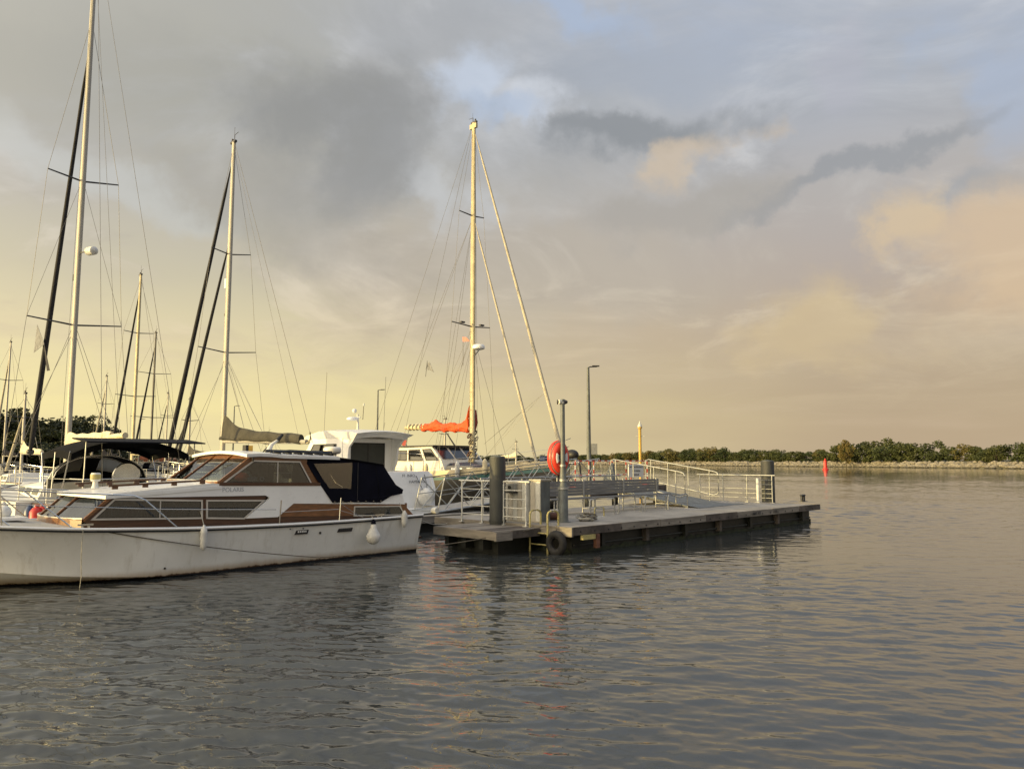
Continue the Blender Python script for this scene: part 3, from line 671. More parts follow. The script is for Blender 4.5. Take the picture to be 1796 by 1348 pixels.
for sg in (-1, 1): MB().plate(inset(hw, -.012), sg * 1.293, sg * 1.296).build('clear_window', 'plastic_window', yacht, 0)
for sg in (-1, 1):
    MB().tube([(out[i][0], sg * 1.283, out[i][1] + .012) for i in range(4)], .012, 5).build('piping', 'black_canvas', yacht, 0)
    MB().tube([(X(9.62), sg * 1.302, 1.205), (X(9.63), sg * 1.296, 1.6), (X(9.64), sg * 1.28, 2.07)], .007, 5).build('zip', 'dark_metal', yacht, 0)
    MB().tube([(X(10.2), sg * 1.302, 1.20), (X(10.18), sg * 1.30, 1.6), (X(10.1), sg * 1.28, 2.0)], .005, 5).build('seam', 'black_canvas', yacht, 0)
    for t_ in (9.05, 9.25, 9.45, 9.65, 9.85, 10.05, 10.25): MB().lathe([(.012, 0), (.012, .008)], 8, (X(t_), sg * 1.30, 1.225 - .02 * (t_ - 9)), (0, sg, 0)).build('snap_fastener', 'steel', yacht, 0)
MB().box(X(9.0), X(11.0), -1.2, 1.2, .84, 1.0).build('cockpit_floor', 'interior', yacht, 0)
# gear on the roof
for k, yy in enumerate((-1.0, -.86)):
    MB().tube([(X(7.75), yy, 2.285), (X(8.2), yy, 2.30 + .02 * k), (X(9.2), yy + .04, 2.255 + .03 * k)], .022, 6).build('roof_pole', 'black', yacht, 60)
for t in (7.85, 8.1, 8.35, 8.6, 8.85, 9.1): MB().box(X(t) - .03, X(t) + .03, -1.08, -.8, 2.19, 2.27).build('roof_chock', 'black', yacht, 0)
MB().tube([(X(7.7), -.75, 2.31), (X(9.3), -.72, 2.29)], .03, 8).build('folded_mast', 'dark_metal', yacht, 60)
MB().lathe([(.02, 0), (.04, .05), (.17, .075), (.20, .12), (.20, .19), (.17, .225), (.05, .24)], 20, (X(9.55), -.35, 2.19)).build('radar_dome', 'gelcoat_warm', yacht, 50)
MB().box(X(7.42), X(7.52), -.55, -.42, 2.28, 2.42).build('deck_lamp', 'amber', yacht, 0)
MB().box(X(7.36), X(7.42), -.56, -.41, 2.27, 2.43).build('lamp_back', 'black', yacht, 0)
MB().tube([(X(8.05), -.2, 2.30), (X(8.12), -.2, 2.45), (X(8.3), -.2, 2.58)], [.07, .045, .02], 8).build('horn', 'gelcoat_old', yacht, 50)
MB().tube([(X(8.26), -.2, 2.55), (X(8.38), -.2, 2.68)], [.05, .03], 8).build('horn_mouth', 'black', yacht, 50)
mv = MB().lathe([(.07, 0), (.05, .05), (.045, .12), (.075, .125), (.085, .14), (.085, .26), (.07, .28)], 14, (X(4.66), -.1, 1.60)); mv.build('mushroom_vent', 'gelcoat_old', yacht, 40)
MB().lathe([(.092, 0), (.092, .09)], 14, (X(4.66), -.1, 1.76)).build('vent_cowl', 'yellow', yacht, 40)
MB().tube([(X(7.16), -1.30, 2.17), (X(7.16), -1.30, 2.09)], .016, 6).build('side_light', 'black', yacht, 0)
# hull fittings
def hull_y(u, z):
    sb, sz = sheer(u); cb, cz = cr(US, CHB, u), cr(US, CHZ, u); t = (z - cz) / (sz - cz); return cb + .02 + (sb - cb - .02) * t ** 1.1
for (px0, px1, py, nslot, hh) in ((517, 541, 933.5, 5, .085), (593, 620, 930, 6, .075)):
    u0, z0 = pv(px0, py, 14.18); u1, _ = pv(px1, py, 14.18); yy = -hull_y((u0 + u1) / 2, z0)
    vnt = MB().plate([(X(u0), z0 - hh / 2), (X(u1) - .03, z0 - hh / 2), (X(u1), z0 + hh / 2), (X(u0) + .03, z0 + hh / 2)], yy - .02, yy + .03).build('hull_vent', 'black', yacht, 0)
    for i in range(nslot):
        xx = X(u0) + .05 + (u1 - u0 - .1) * (i + .5) / nslot
        MB().box(xx - .012, xx + .012, yy - .026, yy - .02, z0 - .005, z0 + .03).build('louvre', 'gelcoat' if nslot == 5 else 'dark_metal', vnt, 0)
for px, py, r_ in ((561.5, 934, .025), (507, 927, .012), (530, 926, .012), (292, 997, .018)):
    u0, z0 = pv(px, py, 14.2); yy = -hull_y(u0, z0); MB().lathe([(r_, 0), (r_, .03)], 12, (X(u0), yy + .015, z0), (0, -1, 0)).build('skin_fitting', 'black', yacht, 40)
text(yacht, 'POLARIS', .115, (X(6.78), -1.2805, 1.54), (math.pi / 2, 0, 0), 'lettering_faint', 'name_lettering')
# bow rails and side lifelines of stainless tube
def rail(pts, r_=.013, nm='rail'): return MB().tube(pts, r_, 6).build(nm, 'steel', yacht, 60)
for sg in (-1, 1):
    H = lambda u, h_, inn=.06: (X(u), sg * max(.03, sheer(u)[0] - inn), sheer(u)[1] + h_)
    us = [1.25, 1.5, 2.0, 2.6, 3.2, 3.8, 4.4, 4.85]
    rail([H(u, .62 - .012 * (u - 1.2)) for u in us] + [H(5.05, .50), H(5.62, .02)], .014, 'bow_rail')
    rail([H(u, .36) for u in us[:-1]] + [H(5.2, .34), H(6.2, .33), H(7.55, .30)], .009, 'middle_rail')
    rail([H(u, .49) for u in us[:6]] , .008, 'middle_rail')
    for u in (1.5, 2.2, 3.0): rail([H(u, .0), H(u - .05, .61)], .012, 'stanchion')
    rail([H(3.25, .60), H(3.95, .02)], .013, 'strut'); rail([H(2.4, .61), H(3.1, .02)], .013, 'strut')
    for u in (7.62, 9.02): rail([(X(u), sg * (sheer(u)[0] - .05), .83), (X(u) + .03, sg * (sheer(u)[0] - .05), 1.32)], .013, 'stanchion')
    rail([(X(7.65), sg * 1.55, 1.08), (X(9.0), sg * 1.54, 1.08)], .006, 'lifeline'); rail([(X(9.02), sg * 1.54, 1.22), (X(9.55), sg * 1.5, .90)], .005, 'lifeline'); rail([(X(9.02), sg * 1.54, 1.06), (X(9.65), sg * 1.5, .88)], .005, 'lifeline')
MB().box(X(1.3), X(2.6), -.12, .12, 1.14, 1.19).build('anchor_platform', 'gelcoat_old', yacht, 0)
MB().lathe([(.10, 0), (.10, .06), (.07, .12), (.06, .2), (.09, .22), (.09, .26)], 14, (X(2.9), 0, 1.08)).build('windlass', 'steel', yacht, 40)
MB().box(X(2.75), X(3.55), -.35, .35, 1.085, 1.13).build('deck_hatch', 'gelcoat', yacht, 0)
MB().ell((X(3.3), .2, 1.2), .12, .12, .12).build('deck_buoy', 'fender', yacht, 50)
MB().torus((X(2.35), -.25, 1.13), .14, .03, (1, 0, 0), (0, 1, 0), 18, 6).build('rope_coil', 'rope_dark', yacht, 50)
for u in (4.15, 10.1):
    cl = MB().bar((X(u) - .12, -sheer(u)[0] + .09, sheer(u)[1] + .07), (X(u) + .12, -sheer(u)[0] + .09, sheer(u)[1] + .07), .03, .03)
    for d in (-.05, .05): cl.bar((X(u) + d, -sheer(u)[0] + .09, sheer(u)[1] - .02), (X(u) + d, -sheer(u)[0] + .09, sheer(u)[1] + .07), .03, .03)
    cl.build('cleat', 'steel', yacht, 0)
MB().box(X(11.28), X(11.75), -.9, .9, .24, .29).build('bathing_platform', 'wood_dark', yacht, 0)

# fenders hanging on the cruiser (world frame through the same root transform)
YW = Matrix.Translation(M(YU, YV)) @ Matrix.Rotation(A45, 4, 'Z')
def fender(name, px, ztop, zbot, r_, label, shape, dv=.0, cap='fender'):
    u, _ = pv(px, 930, 14.05); yy = -(max(hull_y(u, .5), hull_y(u, .75)) + r_ + .02 + dv); P = YW @ Vector((X(u), yy, 0)); o = empty(name, (P.x, P.y, zbot), A45, label, 'fender')
    h = ztop - zbot
    if shape == 'long': prof = [(.01, 0), (r_ * .55, .02), (r_ * .9, .07), (r_, .13), (r_, h - .14), (r_ * .9, h - .08), (r_ * .45, h - .03), (r_ * .3, h)]
    else: prof = [(r_ * math.sin(a), r_ - r_ * math.cos(a)) for a in [.1 + .24 * i for i in range(9)]] + [(r_ * .62, r_ * 1.95), (r_ * .46, r_ * 2.25), (r_ * .34, h * .84)]
    MB().lathe(prof, 20).build('body', 'fender', o, 60)
    if shape == 'ball': MB().lathe([(r_ * .36, h * .82), (r_ * .36, h * .86), (r_ * .2, h), (r_ * .12, h * 1.02)], 12).build('cap', cap, o, 50)
    sb = sheer(u)[1]; MB().tube([(0, 0, h), (0, r_ * .5, sb - zbot + .08), (0, r_ + .12, sb - zbot + .30 if shape == 'long' else sb - zbot + .06)], .008, 5).build('line', 'rope', o, 60)
fender('sausage_fender', 358, .93, .47, .062, 'long white fender hanging below the curtained cabin windows', 'long')
fender('ball_fender', 654, .83, .30, .155, 'dirty white ball fender with navy cap on the white hull', 'ball', cap='navy')
fender('small_fender', 714, .98, .60, .072, 'short white fender at the stern corner of the cabin cruiser', 'long')
# mooring lines
def rope(name, pts, r_, m, label, grp=None): return tag(MB().tube(pts, r_, 6).build(name, m, None, 60), label, 'rope', grp)
a = YW @ Vector((X(4.2), -sheer(4.2)[0] + .0, .96)); b = M(13.25, 12.05, .62); c_ = M(pv(560, 977, 13.95)[0], 13.95, pv(560, 977, 13.95)[1])
rope('mooring_line', [tuple(p) for p in sag(a, c_, .06)] + [tuple(p) for p in sag(c_, b, .10)][1:], .010, 'rope_dark', 'thin dark mooring line running along the white hull to the pier')
rope('stern_line', sag(YW @ Vector((X(11.2), -1.2, .86)), M(13.2, 15.6, .47), .12), .012, 'rope', 'pale rope from the cruiser stern to the pontoon')
a = YW @ Vector((X(4.1), -1.52, .96)); rope('hanging_line', [tuple(a + Vector((0.0, -.02, 0))), (a.x, a.y - .04, .7), (a.x - .005, a.y - .02, .45), (a.x, a.y, .2), (a.x - .02, a.y, -.05)], .006, 'rope', 'thin line hanging from the cruiser foredeck into the water')

# ------------------------------------------------------------------ floating pier
def root(name, u, v, z, label, cat, group=None): return empty(name, M(u, v, z), A45, label, cat, group)
DZ = .60
pier = root('floating_pier', 13.3, 11.4, 0, 'long floating pier with grey deck and dark weedy float', 'pier')
PL, PW = 13.08, 4.8
MB().box(.25, PL - .25, .22, PW - .2, -.5, .44).build('pontoon_float', 'float', pier, 0)
MB().box(.02, PL - .02, .02, PW - .02, .46, DZ).build('deck', 'pier_deck', pier, 0)
r3 = random.Random(4); x = 0.0; k = 0
while x < PL - .01:
    L = min(r3.uniform(1.6, 2.4), PL - x)
    if PL - x - L < .6: L = PL - x
    MB().box(x + .006, x + L - .006, -.05 + r3.uniform(-.006, .006), .018, .43 + r3.uniform(-.008, .008), DZ + .012 + r3.uniform(-.006, .006)).build('fascia_board', 'board' if k % 3 else 'board_dark', pier, 0)
    x += L; k += 1
for y0, y1 in ((-.05, 1.3), (1.31, 2.9), (2.91, PW)):
    MB().box(-.055, -.002, y0, y1 - .008, .40, DZ + .008).build('fascia_board', 'board', pier, 0)
    MB().box(PL + .002, PL + .055, y0, y1 - .008, .43, DZ + .008).build('fascia_board', 'board', pier, 0)
for i in range(7): MB().box(1.2 + i * 1.8, 1.32 + i * 1.8, .08, .225, .1, .43).build('float_bracket', 'board_dark' if i % 2 else 'float', pier, 0)
for j_, (a0, a1, b0, b1) in enumerate(((.22, PL - .22, .19, .218), (.19, .248, .2, PW - .2), (PL - .248, PL - .19, .2, PW - .2))):
    n_ = int(max(a1 - a0, b1 - b0) / .12); wl = MB(); rw_ = random.Random(j_)
    top_w = [rw_.uniform(.02, .12) for _ in range(n_ + 1)]
    if a1 - a0 > b1 - b0: wl.loft([[(a0 + (a1 - a0) * i / n_, b0 + rw_.uniform(-.012, .008), z_ if z_ < 0 else top_w[i]) for i in range(n_ + 1)] for z_ in (-.3, 0)])
    else: wl.loft([[((a0 if j_ == 1 else a1) + rw_.uniform(-.01, .01), b0 + (b1 - b0) * i / n_, z_ if z_ < 0 else top_w[i]) for i in range(n_ + 1)] for z_ in (-.3, 0)])
    wl.build('weed_fringe', 'weed', pier, 0)
MB().tube([(.3, .19, .17), (PL - .3, .19, .17)], .03, 6).build('pipe', 'pile', pier, 50)
text(pier, 'MHIT APS', .12, (8.55, -.062, .515), (math.pi / 2, 0, 0), 'lettering'); text(pier, '1150', .12, (9.75, -.062, .515), (math.pi / 2, 0, 0), 'lettering')
# small lower landing stage at the inner end, pierced by the first pile
land = root('landing_stage', 11.85, 12.35, 0, 'small timber landing stage joined to the inner end of the pier', 'landing stage')
MB().box(.35, 1.35, .3, 1.9, -.5, .40).build('pontoon_float', 'float', land, 0)
y = 0.0; k = 0
while y < 2.05:
    MB().box(0, 1.36, y + .006, y + .155, .49 + r3.uniform(-.005, .005), .55 + r3.uniform(-.004, .004)).build('deck_plank', 'board' if r3.random() < .75 else 'board_dark', land, 0); y += .162
MB().box(-.06, -.002, .0, 2.1, .36, .545).build('edge_beam', 'board', land, 0)
MB().box(-.06, .45, -.07, -.002, .34, .53).build('edge_beam', 'board', land, 0)
MB().box(.46, 1.36, -.065, -.003, .37, .54).build('edge_beam', 'board_dark', land, 0)
for yy in (.5, 1.1, 1.7): MB().box(.08, .34, yy, yy + .14, .1, .36).build('bracket', 'float', land, 0)
# yellow ladder and tyre on the pier's inner end
lad = root('boarding_ladder', 13.2, 12.25, 0, 'yellow tube ladder with hooped handholds beside the tyre', 'ladder')
for yy in (-.26, .30):
    hp = [(.32, yy, DZ), (.32, yy, .86), (.28, yy, .92), (.20, yy, .945), (.06, yy, .945), (-.02, yy, .92), (-.055, yy, .86), (-.055, yy, .3), (-.055, yy, -.15)]
    MB().tube(hp, .024, 8).build('stile', 'yellow', lad, 60)
for z in (.44, .18, -.05): MB().tube([(-.055, -.26, z), (-.055, .30, z)], .018, 6).build('rung', 'yellow', lad, 60)
tyre = root('tyre_fender', 13.16, 11.74, .24, 'black car tyre hung as a fender at the pier corner', 'tyre')
MB().torus((0, 0, 0), .205, .085, (0, 1, 0), (0, 0, 1), 30, 12, flat=1.0).build('tread', 'rubber', tyre, 60)
MB().torus((-.03, 0, 0), .14, .02, (0, 1, 0), (0, 0, 1), 26, 6).build('bead', 'dark_metal', tyre, 60)
MB().tube([(0, 0, .2), (.03, .02, .40)], .012, 5).build('line', 'rope_dark', tyre, 50)
brk = root('mooring_bracket', 13.5, 11.33, .30, 'rusty yellow corner bracket under the pier edge', 'bracket')
MB().box(.05, .5, -.06, .02, .02, .12).build('plate', 'yellow', brk, 0); MB().box(.55, .68, -.04, .05, -.2, .12).build('post', 'rust', brk, 0)
# piles
def pile(name, u, v, z0, zt, r_, label, bands=True):
    o = root(name, u, v, 0, label, 'pile')
    MB().lathe([(r_, z0), (r_, zt - .03), (r_ * .93, zt)], 28).build('shaft', 'pile', o, 40)
    MB().lathe([(r_ * .90, zt - .01), (r_ * .86, zt + .015), (.02, zt + .03)], 28).build('cap', 'grey_paint', o, 40)
    rw_ = random.Random(len(label)); MB().loft([[((r_ + d_ + rw_.uniform(0, .02)) * math.cos(a_), (r_ + d_ + rw_.uniform(0, .02)) * math.sin(a_), z_ + (rw_.uniform(-.1, .1) if d_ == .0 else 0)) for a_ in [2 * math.pi * i / 24 for i in range(24)]] for d_, z_ in ((.03, -1.0), (.03, .0), (.018, .12), (.0, .26))], True).build('weed_collar', 'weed', o, 0)
    if bands: MB().lathe([(r_ + .012, .60), (r_ + .012, .66)], 28).build('collar', 'pile', o, 40)
pu_, pv_ = pz(880, 919, .56)
pile('mooring_pile', pu_, pv_ + .15, -1.5, 2.20, .20, 'thick dark pile standing through the timber landing stage')
pu2, pv2 = pz(1343, 878, DZ)
pile('end_pile', 26.75, 13.4, -1.5, 2.10, .235, 'thick dark pile with pale weathering at the outer end of the pier', False)
pp = root('white_post', 26.15, 13.5, DZ, 'slim white post standing beside the end pile', 'post')
MB().lathe([(.055, 0), (.055, .86), (.04, .88)], 14).build('shaft', 'pale_paint', pp, 40); MB().box(-.09, .09, -.09, .09, 0, .012).build('foot', 'pale_paint', pp, 0)
# railings
def railing(name, P, Q, zb, zt, nposts, nwires, m, label, wire_r=.006, post_r=.02, lean=0.0, top_r=.022):
    P, Q = Vector(P), Vector(Q); d = Q - P; o = empty(name, (P.x, P.y, zb), math.atan2(d.y, d.x), label, 'railing'); L = d.length; h = zt - zb
    MB().tube([(-.12, 0, h), (L + .12, 0, h)], top_r, 8).build('top_rail', m, o, 60)
    for i in range(nposts):
        x = L * i / (nposts - 1); MB().tube([(x + lean, 0, 0), (x, 0, h)], post_r, 8).build('post', m, o, 60); MB().box(x + lean - .06, x + lean + .06, -.06, .06, 0, .012).build('base_plate', m, o, 0)
    for k in range(nwires):
        z = h * (k + 1) / (nwires + 1); MB().tube([(0, 0, z), (L, 0, z)], wire_r, 6).build('wire', m, o, 60)
    return o
railing('landing_rail', M(13.22, 15.05), M(13.22, 12.75), .55, 1.60, 4, 4, 'pale_paint', 'pale tube railing between the landing stage and the pier', .011, .022)
railing('end_rail', M(26.25, 13.0), M(26.25, 15.95), DZ, 1.58, 4, 5, 'galv', 'wire railing across the outer end of the pier in front of a pile', .007, .02)
railing('back_rail', M(14.9, 16.05), M(21.2, 16.05), DZ, 1.60, 5, 1, 'galv', 'grey railing behind the bench along the back of the pier', .01, .02)
# service cabinets
def cabinet(u, v, w_, d_, h_, label, nb):
    o = root('service_cabinet', u, v, DZ, label, 'cabinet', None)
    MB().box(0, d_, 0, w_, 0, h_).build('body', 'cabinet', o, 0)
    for i in range(nb):
        MB().box(-.014, -.001, w_ * i / nb + .006, w_ * (i + 1) / nb - .006, .03, h_ - .03).build('board', 'cabinet' if i % 2 else 'pale_paint', o, 0)
    MB().box(-.03, d_ + .03, -.03, w_ + .03, h_, h_ + .03).build('lid', 'galv', o, 0)
    MB().box(-.002, d_ * .96, -.012, -.001, .02, h_ - .02).build('end_panel', 'grey_paint' if nb < 4 else 'pale_paint', o, 0)
    return o
cabinet(13.85, 12.86, .34, .34, 1.02, 'narrow pale service cabinet nearest the yellow ladder', 2)
c2 = cabinet(13.75, 13.24, .78, .40, .98, 'wide boarded service cabinet with a small grey meter box', 5)
mb_ = MB().box(-.14, -.015, .30, .58, .74, .93).build('meter_box', 'galv', c2, 0); MB().lathe([(.045, 0), (.045, .015)], 14, (-.142, .46, .84), (-1, 0, 0)).build('dial', 'black', mb_, 40)
MB().box(-.15, -.01, .29, .59, .70, .735).build('meter_hood', 'black', c2, 0)
# pole with lifebuoy and lamp
lu, lv = pz(988, 915, DZ)
pole = root('lamp_pole', lu, lv, DZ, 'grey stepped lamp pole on the pier behind the yellow ladder', 'lamp pole')
H_ = 3.62 - DZ
MB().lathe([(.19, 0), (.19, .015), (.135, .02), (.125, .06), (.118, .86), (.085, .90), (.072, 1.30), (.068, 1.34), (.058, 1.40), (.056, H_), (.05, H_ + .02)], 18).build('shaft', 'grey_paint', pole, 40)
for z, r_ in ((.80, .135), (1.0, .095), (1.36, .08), (H_ - .09, .068)): MB().lathe([(r_, z), (r_, z + .05)], 18).build('collar', 'galv', pole, 40)
MB().lathe([(.05, -.14), (.06, -.13), (.06, .06), (.035, .12), (.01, .13)], 14, (0, 0, H_ - .05), (S, -S, 0)).build('lamp_head', 'dark_metal', pole, 40)
MB().lathe([(.062, 0), (.058, .07)], 14, (-.04, .02, H_ - .05), (-1, .2, 0)).build('lamp_glass', 'pale_paint', pole, 40)
lb = root('lifebuoy', lu + .06, lv + .16, 2.18, 'red lifebuoy with white bands in a red shell on the lamp pole', 'lifebuoy')
MB().torus((0, .0, 0), .245, .15, (1, 0, 0), (0, 0, 1), 36, 14, flat=.72).build('ring', 'life_red', lb, 60)
for t0 in (.15, math.pi + .15): MB().torus((0, 0, 0), .20, .125, (1, 0, 0), (0, 0, 1), 8, 14, t0 - .6, t0 + .4, 1.02).build('band', 'tape', lb, 60)
lb.scale = (.66, 1, 1); lb.rotation_euler = (0, 0, A45 - .28)
shell = MB(); rows = []
for i in range(25):
    t = 2 * math.pi * i / 24; rows.append([(.40 * math.cos(t), .03, .415 * math.sin(t)), (.425 * math.cos(t), .06, .44 * math.sin(t)), (.40 * math.cos(t), .17, .415 * math.sin(t)), (.0, .19, 0)])
shell.loft(rows).build('shell', 'life_red', lb, 50)
MB().torus((0, -.02, 0), .405, .010, (1, 0, 0), (0, 0, 1), 36, 5).build('grab_line', 'rope', lb, 60)
MB().box(-.05, .05, .05, .12, -.5, -.38).build('bracket', 'dark_metal', lb, 0)
# bench with slatted back
bn_ = root('slatted_bench', 15.6, 14.55, DZ, 'long grey slatted bench with tube legs on the pier', 'bench')
BL = 5.8
for i in range(5):
    for s0, s1 in ((0, 1.9), (1.93, 3.85), (3.88, BL)): MB().box(s0, s1, .0, .03, .50 + i * .085, .578 + i * .085).build('back_slat', 'slat', bn_, 0)
for i in range(4):
    for s0, s1 in ((0, 2.9), (2.92, BL)): MB().box(s0, s1, -.46 + i * .105, -.365 + i * .105, .42, .455).build('seat_slat', 'slat', bn_, 0)
for xx in (.15, 1.91, 3.86, BL - .15):
    MB().box(xx - .035, xx + .035, -.022, -.001, .46, .95).build('back_post', 'galv', bn_, 0)
    MB().tube([(xx, -.44, 0), (xx, -.44, .41)], .022, 8).build('leg', 'galv', bn_, 60); MB().tube([(xx, .02, 0), (xx, .015, .52)], .022, 8).build('leg', 'galv', bn_, 60)
    MB().tube([(xx, -.44, .12), (xx, .02, .12)], .015, 6).build('stretcher', 'galv', bn_, 60)
# low tube frames in front of it (bicycle stands)
for i, (u, v) in enumerate(((16.6, 13.55), (17.9, 13.55), (19.2, 13.55), (20.5, 13.6))):
    o = root('tube_stand', u, v, DZ, 'low rectangular tube stand in the row before the bench', 'stand', 'tube stands before the bench')
    MB().tube([(0, 0, 0), (0, 0, .40), (.02, 0, .43), (.05, 0, .44), (1.05, 0, .44), (1.08, 0, .43), (1.1, 0, .40), (1.1, 0, 0)], .02, 8).build('hoop', 'galv', o, 60)
    MB().tube([(.02, 0, .16), (1.08, 0, .16)], .014, 6).build('cross_tube', 'galv', o, 60)
    for xx in (0, 1.1): MB().box(xx - .05, xx + .05, -.05, .05, 0, .01).build('foot', 'galv', o, 0)
hu, hv = pz(1043, 907, DZ)
o = root('mooring_hoop', hu, hv, DZ, 'small cream and yellow hoop on the pier beside the rope heap', 'hoop')
MB().tube([(0, 0, 0), (0, 0, .22), (.03, 0, .25), (.37, 0, .25), (.40, 0, .22), (.40, 0, 0)], .018, 8).build('tube', 'yellow', o, 60); MB().box(-.05, .45, -.04, .04, 0, .012).build('foot', 'pale_paint', o, 0)
# heap of rope
hu, hv = pz(1029, 913, DZ); o = root('rope_heap', hu, hv, DZ, 'tangled heap of pale rope lying on the pier edge', 'rope')
mbk = []; rr = random.Random(3)
for k in range(9):
    c = Vector((rr.uniform(-.13, .13), rr.uniform(-.10, .10), .02 + k * .018)); R_ = rr.uniform(.09, .19); tl = rr.uniform(-.4, .4)
    MB().torus(c, R_, .016, (1, 0, tl), (0, 1, rr.uniform(-.3, .3)), 20, 5).build('coil', 'rope' if k % 2 else 'rope_dark', o, 60)
hu, hv = pz(967, 913, DZ); o = root('rust_drum', hu, hv + .1, DZ + .11, 'small rust red drum lying behind the yellow ladder', 'drum')
MB().lathe([(.02, -.30), (.10, -.30), (.108, -.27), (.10, -.24), (.10, .24), (.108, .27), (.10, .30), (.02, .30)], 18, (0, 0, 0), (1, -.3, 0)).build('barrel', 'rust', o, 40)
MB().lathe([(.02, 0), (.03, .02), (.03, .12)], 10, (-.30, .09, 0), (-1, .3, 0)).build('bung', 'black', o, 40)
# bollard cleats on the pier
cu, cv = pz(1399, 879, DZ)
o = root('double_bollard', cu, min(cv, 12.6), DZ, 'small dark double bollard near the outer corner of the pier', 'bollard')
for xx in (-.09, .09): MB().lathe([(.06, 0), (.045, .03), (.045, .2), (.065, .22), (.065, .25), (.03, .27)], 14, (xx, 0, 0)).build('bitt', 'dark_metal', o, 40)
MB().box(-.2, .2, -.08, .08, 0, .02).build('base', 'dark_metal', o, 0)

# ------------------------------------------------------------------ ramp from the pier up to the jetty
RU0, RU1, RV0, RV1, RZ1 = 21.75, 23.95, 13.7, 17.3, 1.15
ramp = root('access_ramp', RU0, RV0, DZ, 'dark ribbed access ramp with looped handrails on the pier', 'ramp')
RW, RL, RH = RU1 - RU0, RV1 - RV0, RZ1 - DZ
rz = lambda y: .02 + RH * y / RL
nb = 14
for i in range(nb):
    y0, y1 = RL * i / nb, RL * (i + 1) / nb - .012
    MB().add([(0, y0, rz(y0)), (RW, y0, rz(y0)), (RW, y1, rz(y1)), (0, y1, rz(y1)), (0, y0, rz(y0) + .035), (RW, y0, rz(y0) + .035), (RW, y1, rz(y1) + .035), (0, y1, rz(y1) + .035)], [(3, 2, 1, 0), (4, 5, 6, 7), (0, 1, 5, 4), (1, 2, 6, 5), (2, 3, 7, 6), (3, 0, 4, 7)]).build('tread_plate', 'tarp', ramp, 0)
MB().plate([(0, 0), (RL, RH - .10), (RL, RH + .0), (0, .015)], .03, .09, fn=lambda a, b, c: (b, a, c)).build('side_beam', 'dark_metal', ramp, 0)
MB().plate([(0, 0), (RL, RH - .10), (RL, RH + .0), (0, .015)], RW - .09, RW - .03, fn=lambda a, b, c: (b, a, c)).build('side_beam', 'dark_metal', ramp, 0)
MB().add([(-.15, -.55, .004), (RW + .9, -.35, .004), (RW, 0, .05), (0, 0, .05), (-.15, -.55, .012), (RW + .9, -.35, .012), (RW, 0, .06), (0, 0, .06)], [(3, 2, 1, 0), (4, 5, 6, 7), (0, 1, 5, 4), (1, 2, 6, 5), (2, 3, 7, 6), (3, 0, 4, 7)]).build('landing_flap', 'tarp', ramp, 0)
for xx in (.04, RW - .04):
    ys = [.15, .10, .10, .15, .3, 3.0, 3.12, 3.15, 3.12, 3.0, .3]
    zz = [.32, .42, .98, 1.06, 1.08, 1.08, 1.03, .70, .36, .30, .26]
    MB().tube([(xx, y, rz(y) + z) for y, z in zip(ys, zz)] + [(xx, .15, rz(.15) + .32)], .019, 8).build('handrail', 'galv', ramp, 60)
    for y in (.45, 1.3, 2.15, 2.9): MB().tube([(xx, y, rz(y)), (xx, y, rz(y) + 1.08)], .018, 8).build('post', 'galv', ramp, 60)

# ------------------------------------------------------------------ fixed jetty behind
JZ = 1.15
def jetty(name, u0, u1, v0, v1, label):
    o = root(name, u0, v0, 0, label, 'jetty')
    MB().box(0, u1 - u0, 0, v1 - v0, JZ - .10, JZ).build('deck', 'pier_deck', o, 0)
    MB().box(0, u1 - u0, -.06, -.004, JZ - .32, JZ + .01).build('edge_beam', 'board_dark', o, 0)
    n = max(2, int((u1 - u0) / 2.6) + 1)
    for i in range(n):
        for yy in (.25, v1 - v0 - .25): MB().lathe([(.13, -1.5), (.13, JZ - .11)], 14, (.25 + (u1 - u0 - .5) * i / (n - 1), yy, 0)).build('leg', 'pile', o, 40)
    return o
jetty('timber_jetty', 21.2, 25.95, 17.35, 19.9, 'fixed jetty on dark piles behind the access ramp')
def barrier(u0, u1, v, label):
    o = root('striped_barrier', u0, v, JZ, label, 'barrier', 'striped barriers on the jetty'); L = u1 - u0
    def striped(p, q, r_, n):
        p, q = Vector(p), Vector(q)
        for i in range(n): MB().tube([tuple(p.lerp(q, i / n)), tuple(p.lerp(q, (i + 1) / n))], r_, 8).build('stripe', 'red' if i % 2 else 'white_paint', o, 60)
    striped((0, 0, .95), (L, 0, .95), .022, 11); striped((0, 0, .42), (L, 0, .42), .02, 11)
    for x in (0, L * .38, L * .52, L): striped((x, 0, 0), (x, 0, .95), .02, 6)
    for x in (0, L): MB().box(x - .03, x + .03, -.25, .25, 0, .02).build('foot', 'red', o, 0)
    return o
barrier(21.35, 23.4, 18.1, 'red and white striped tube barrier beside the grey lamp post')
barrier(23.6, 25.9, 18.15, 'red and white striped tube barrier behind the white notice board')
sb_ = root('notice_board', 24.35, 17.95, JZ, 'white notice board with rows of dark lettering on the barrier', 'sign')
MB().box(0, .98, -.02, .02, .32, .82).build('panel', 'white_paint', sb_, 0)
for i, s_ in enumerate(('MIT WEITERGEHEN', 'AUF EIGENE', 'GEFAHR')): text(sb_, s_, .10, (.49, -.024, .71 - .15 * i), (math.pi / 2, 0, 0), 'lettering')
for xx in (.06, .92): MB().box(xx - .02, xx + .02, .02, .05, 0, .82).build('leg', 'galv', sb_, 0)
tb = root('covered_bollard', 22.95, 17.75, JZ, 'grey tarpaulin hood tied over a jetty bollard', 'cover')
rows = []
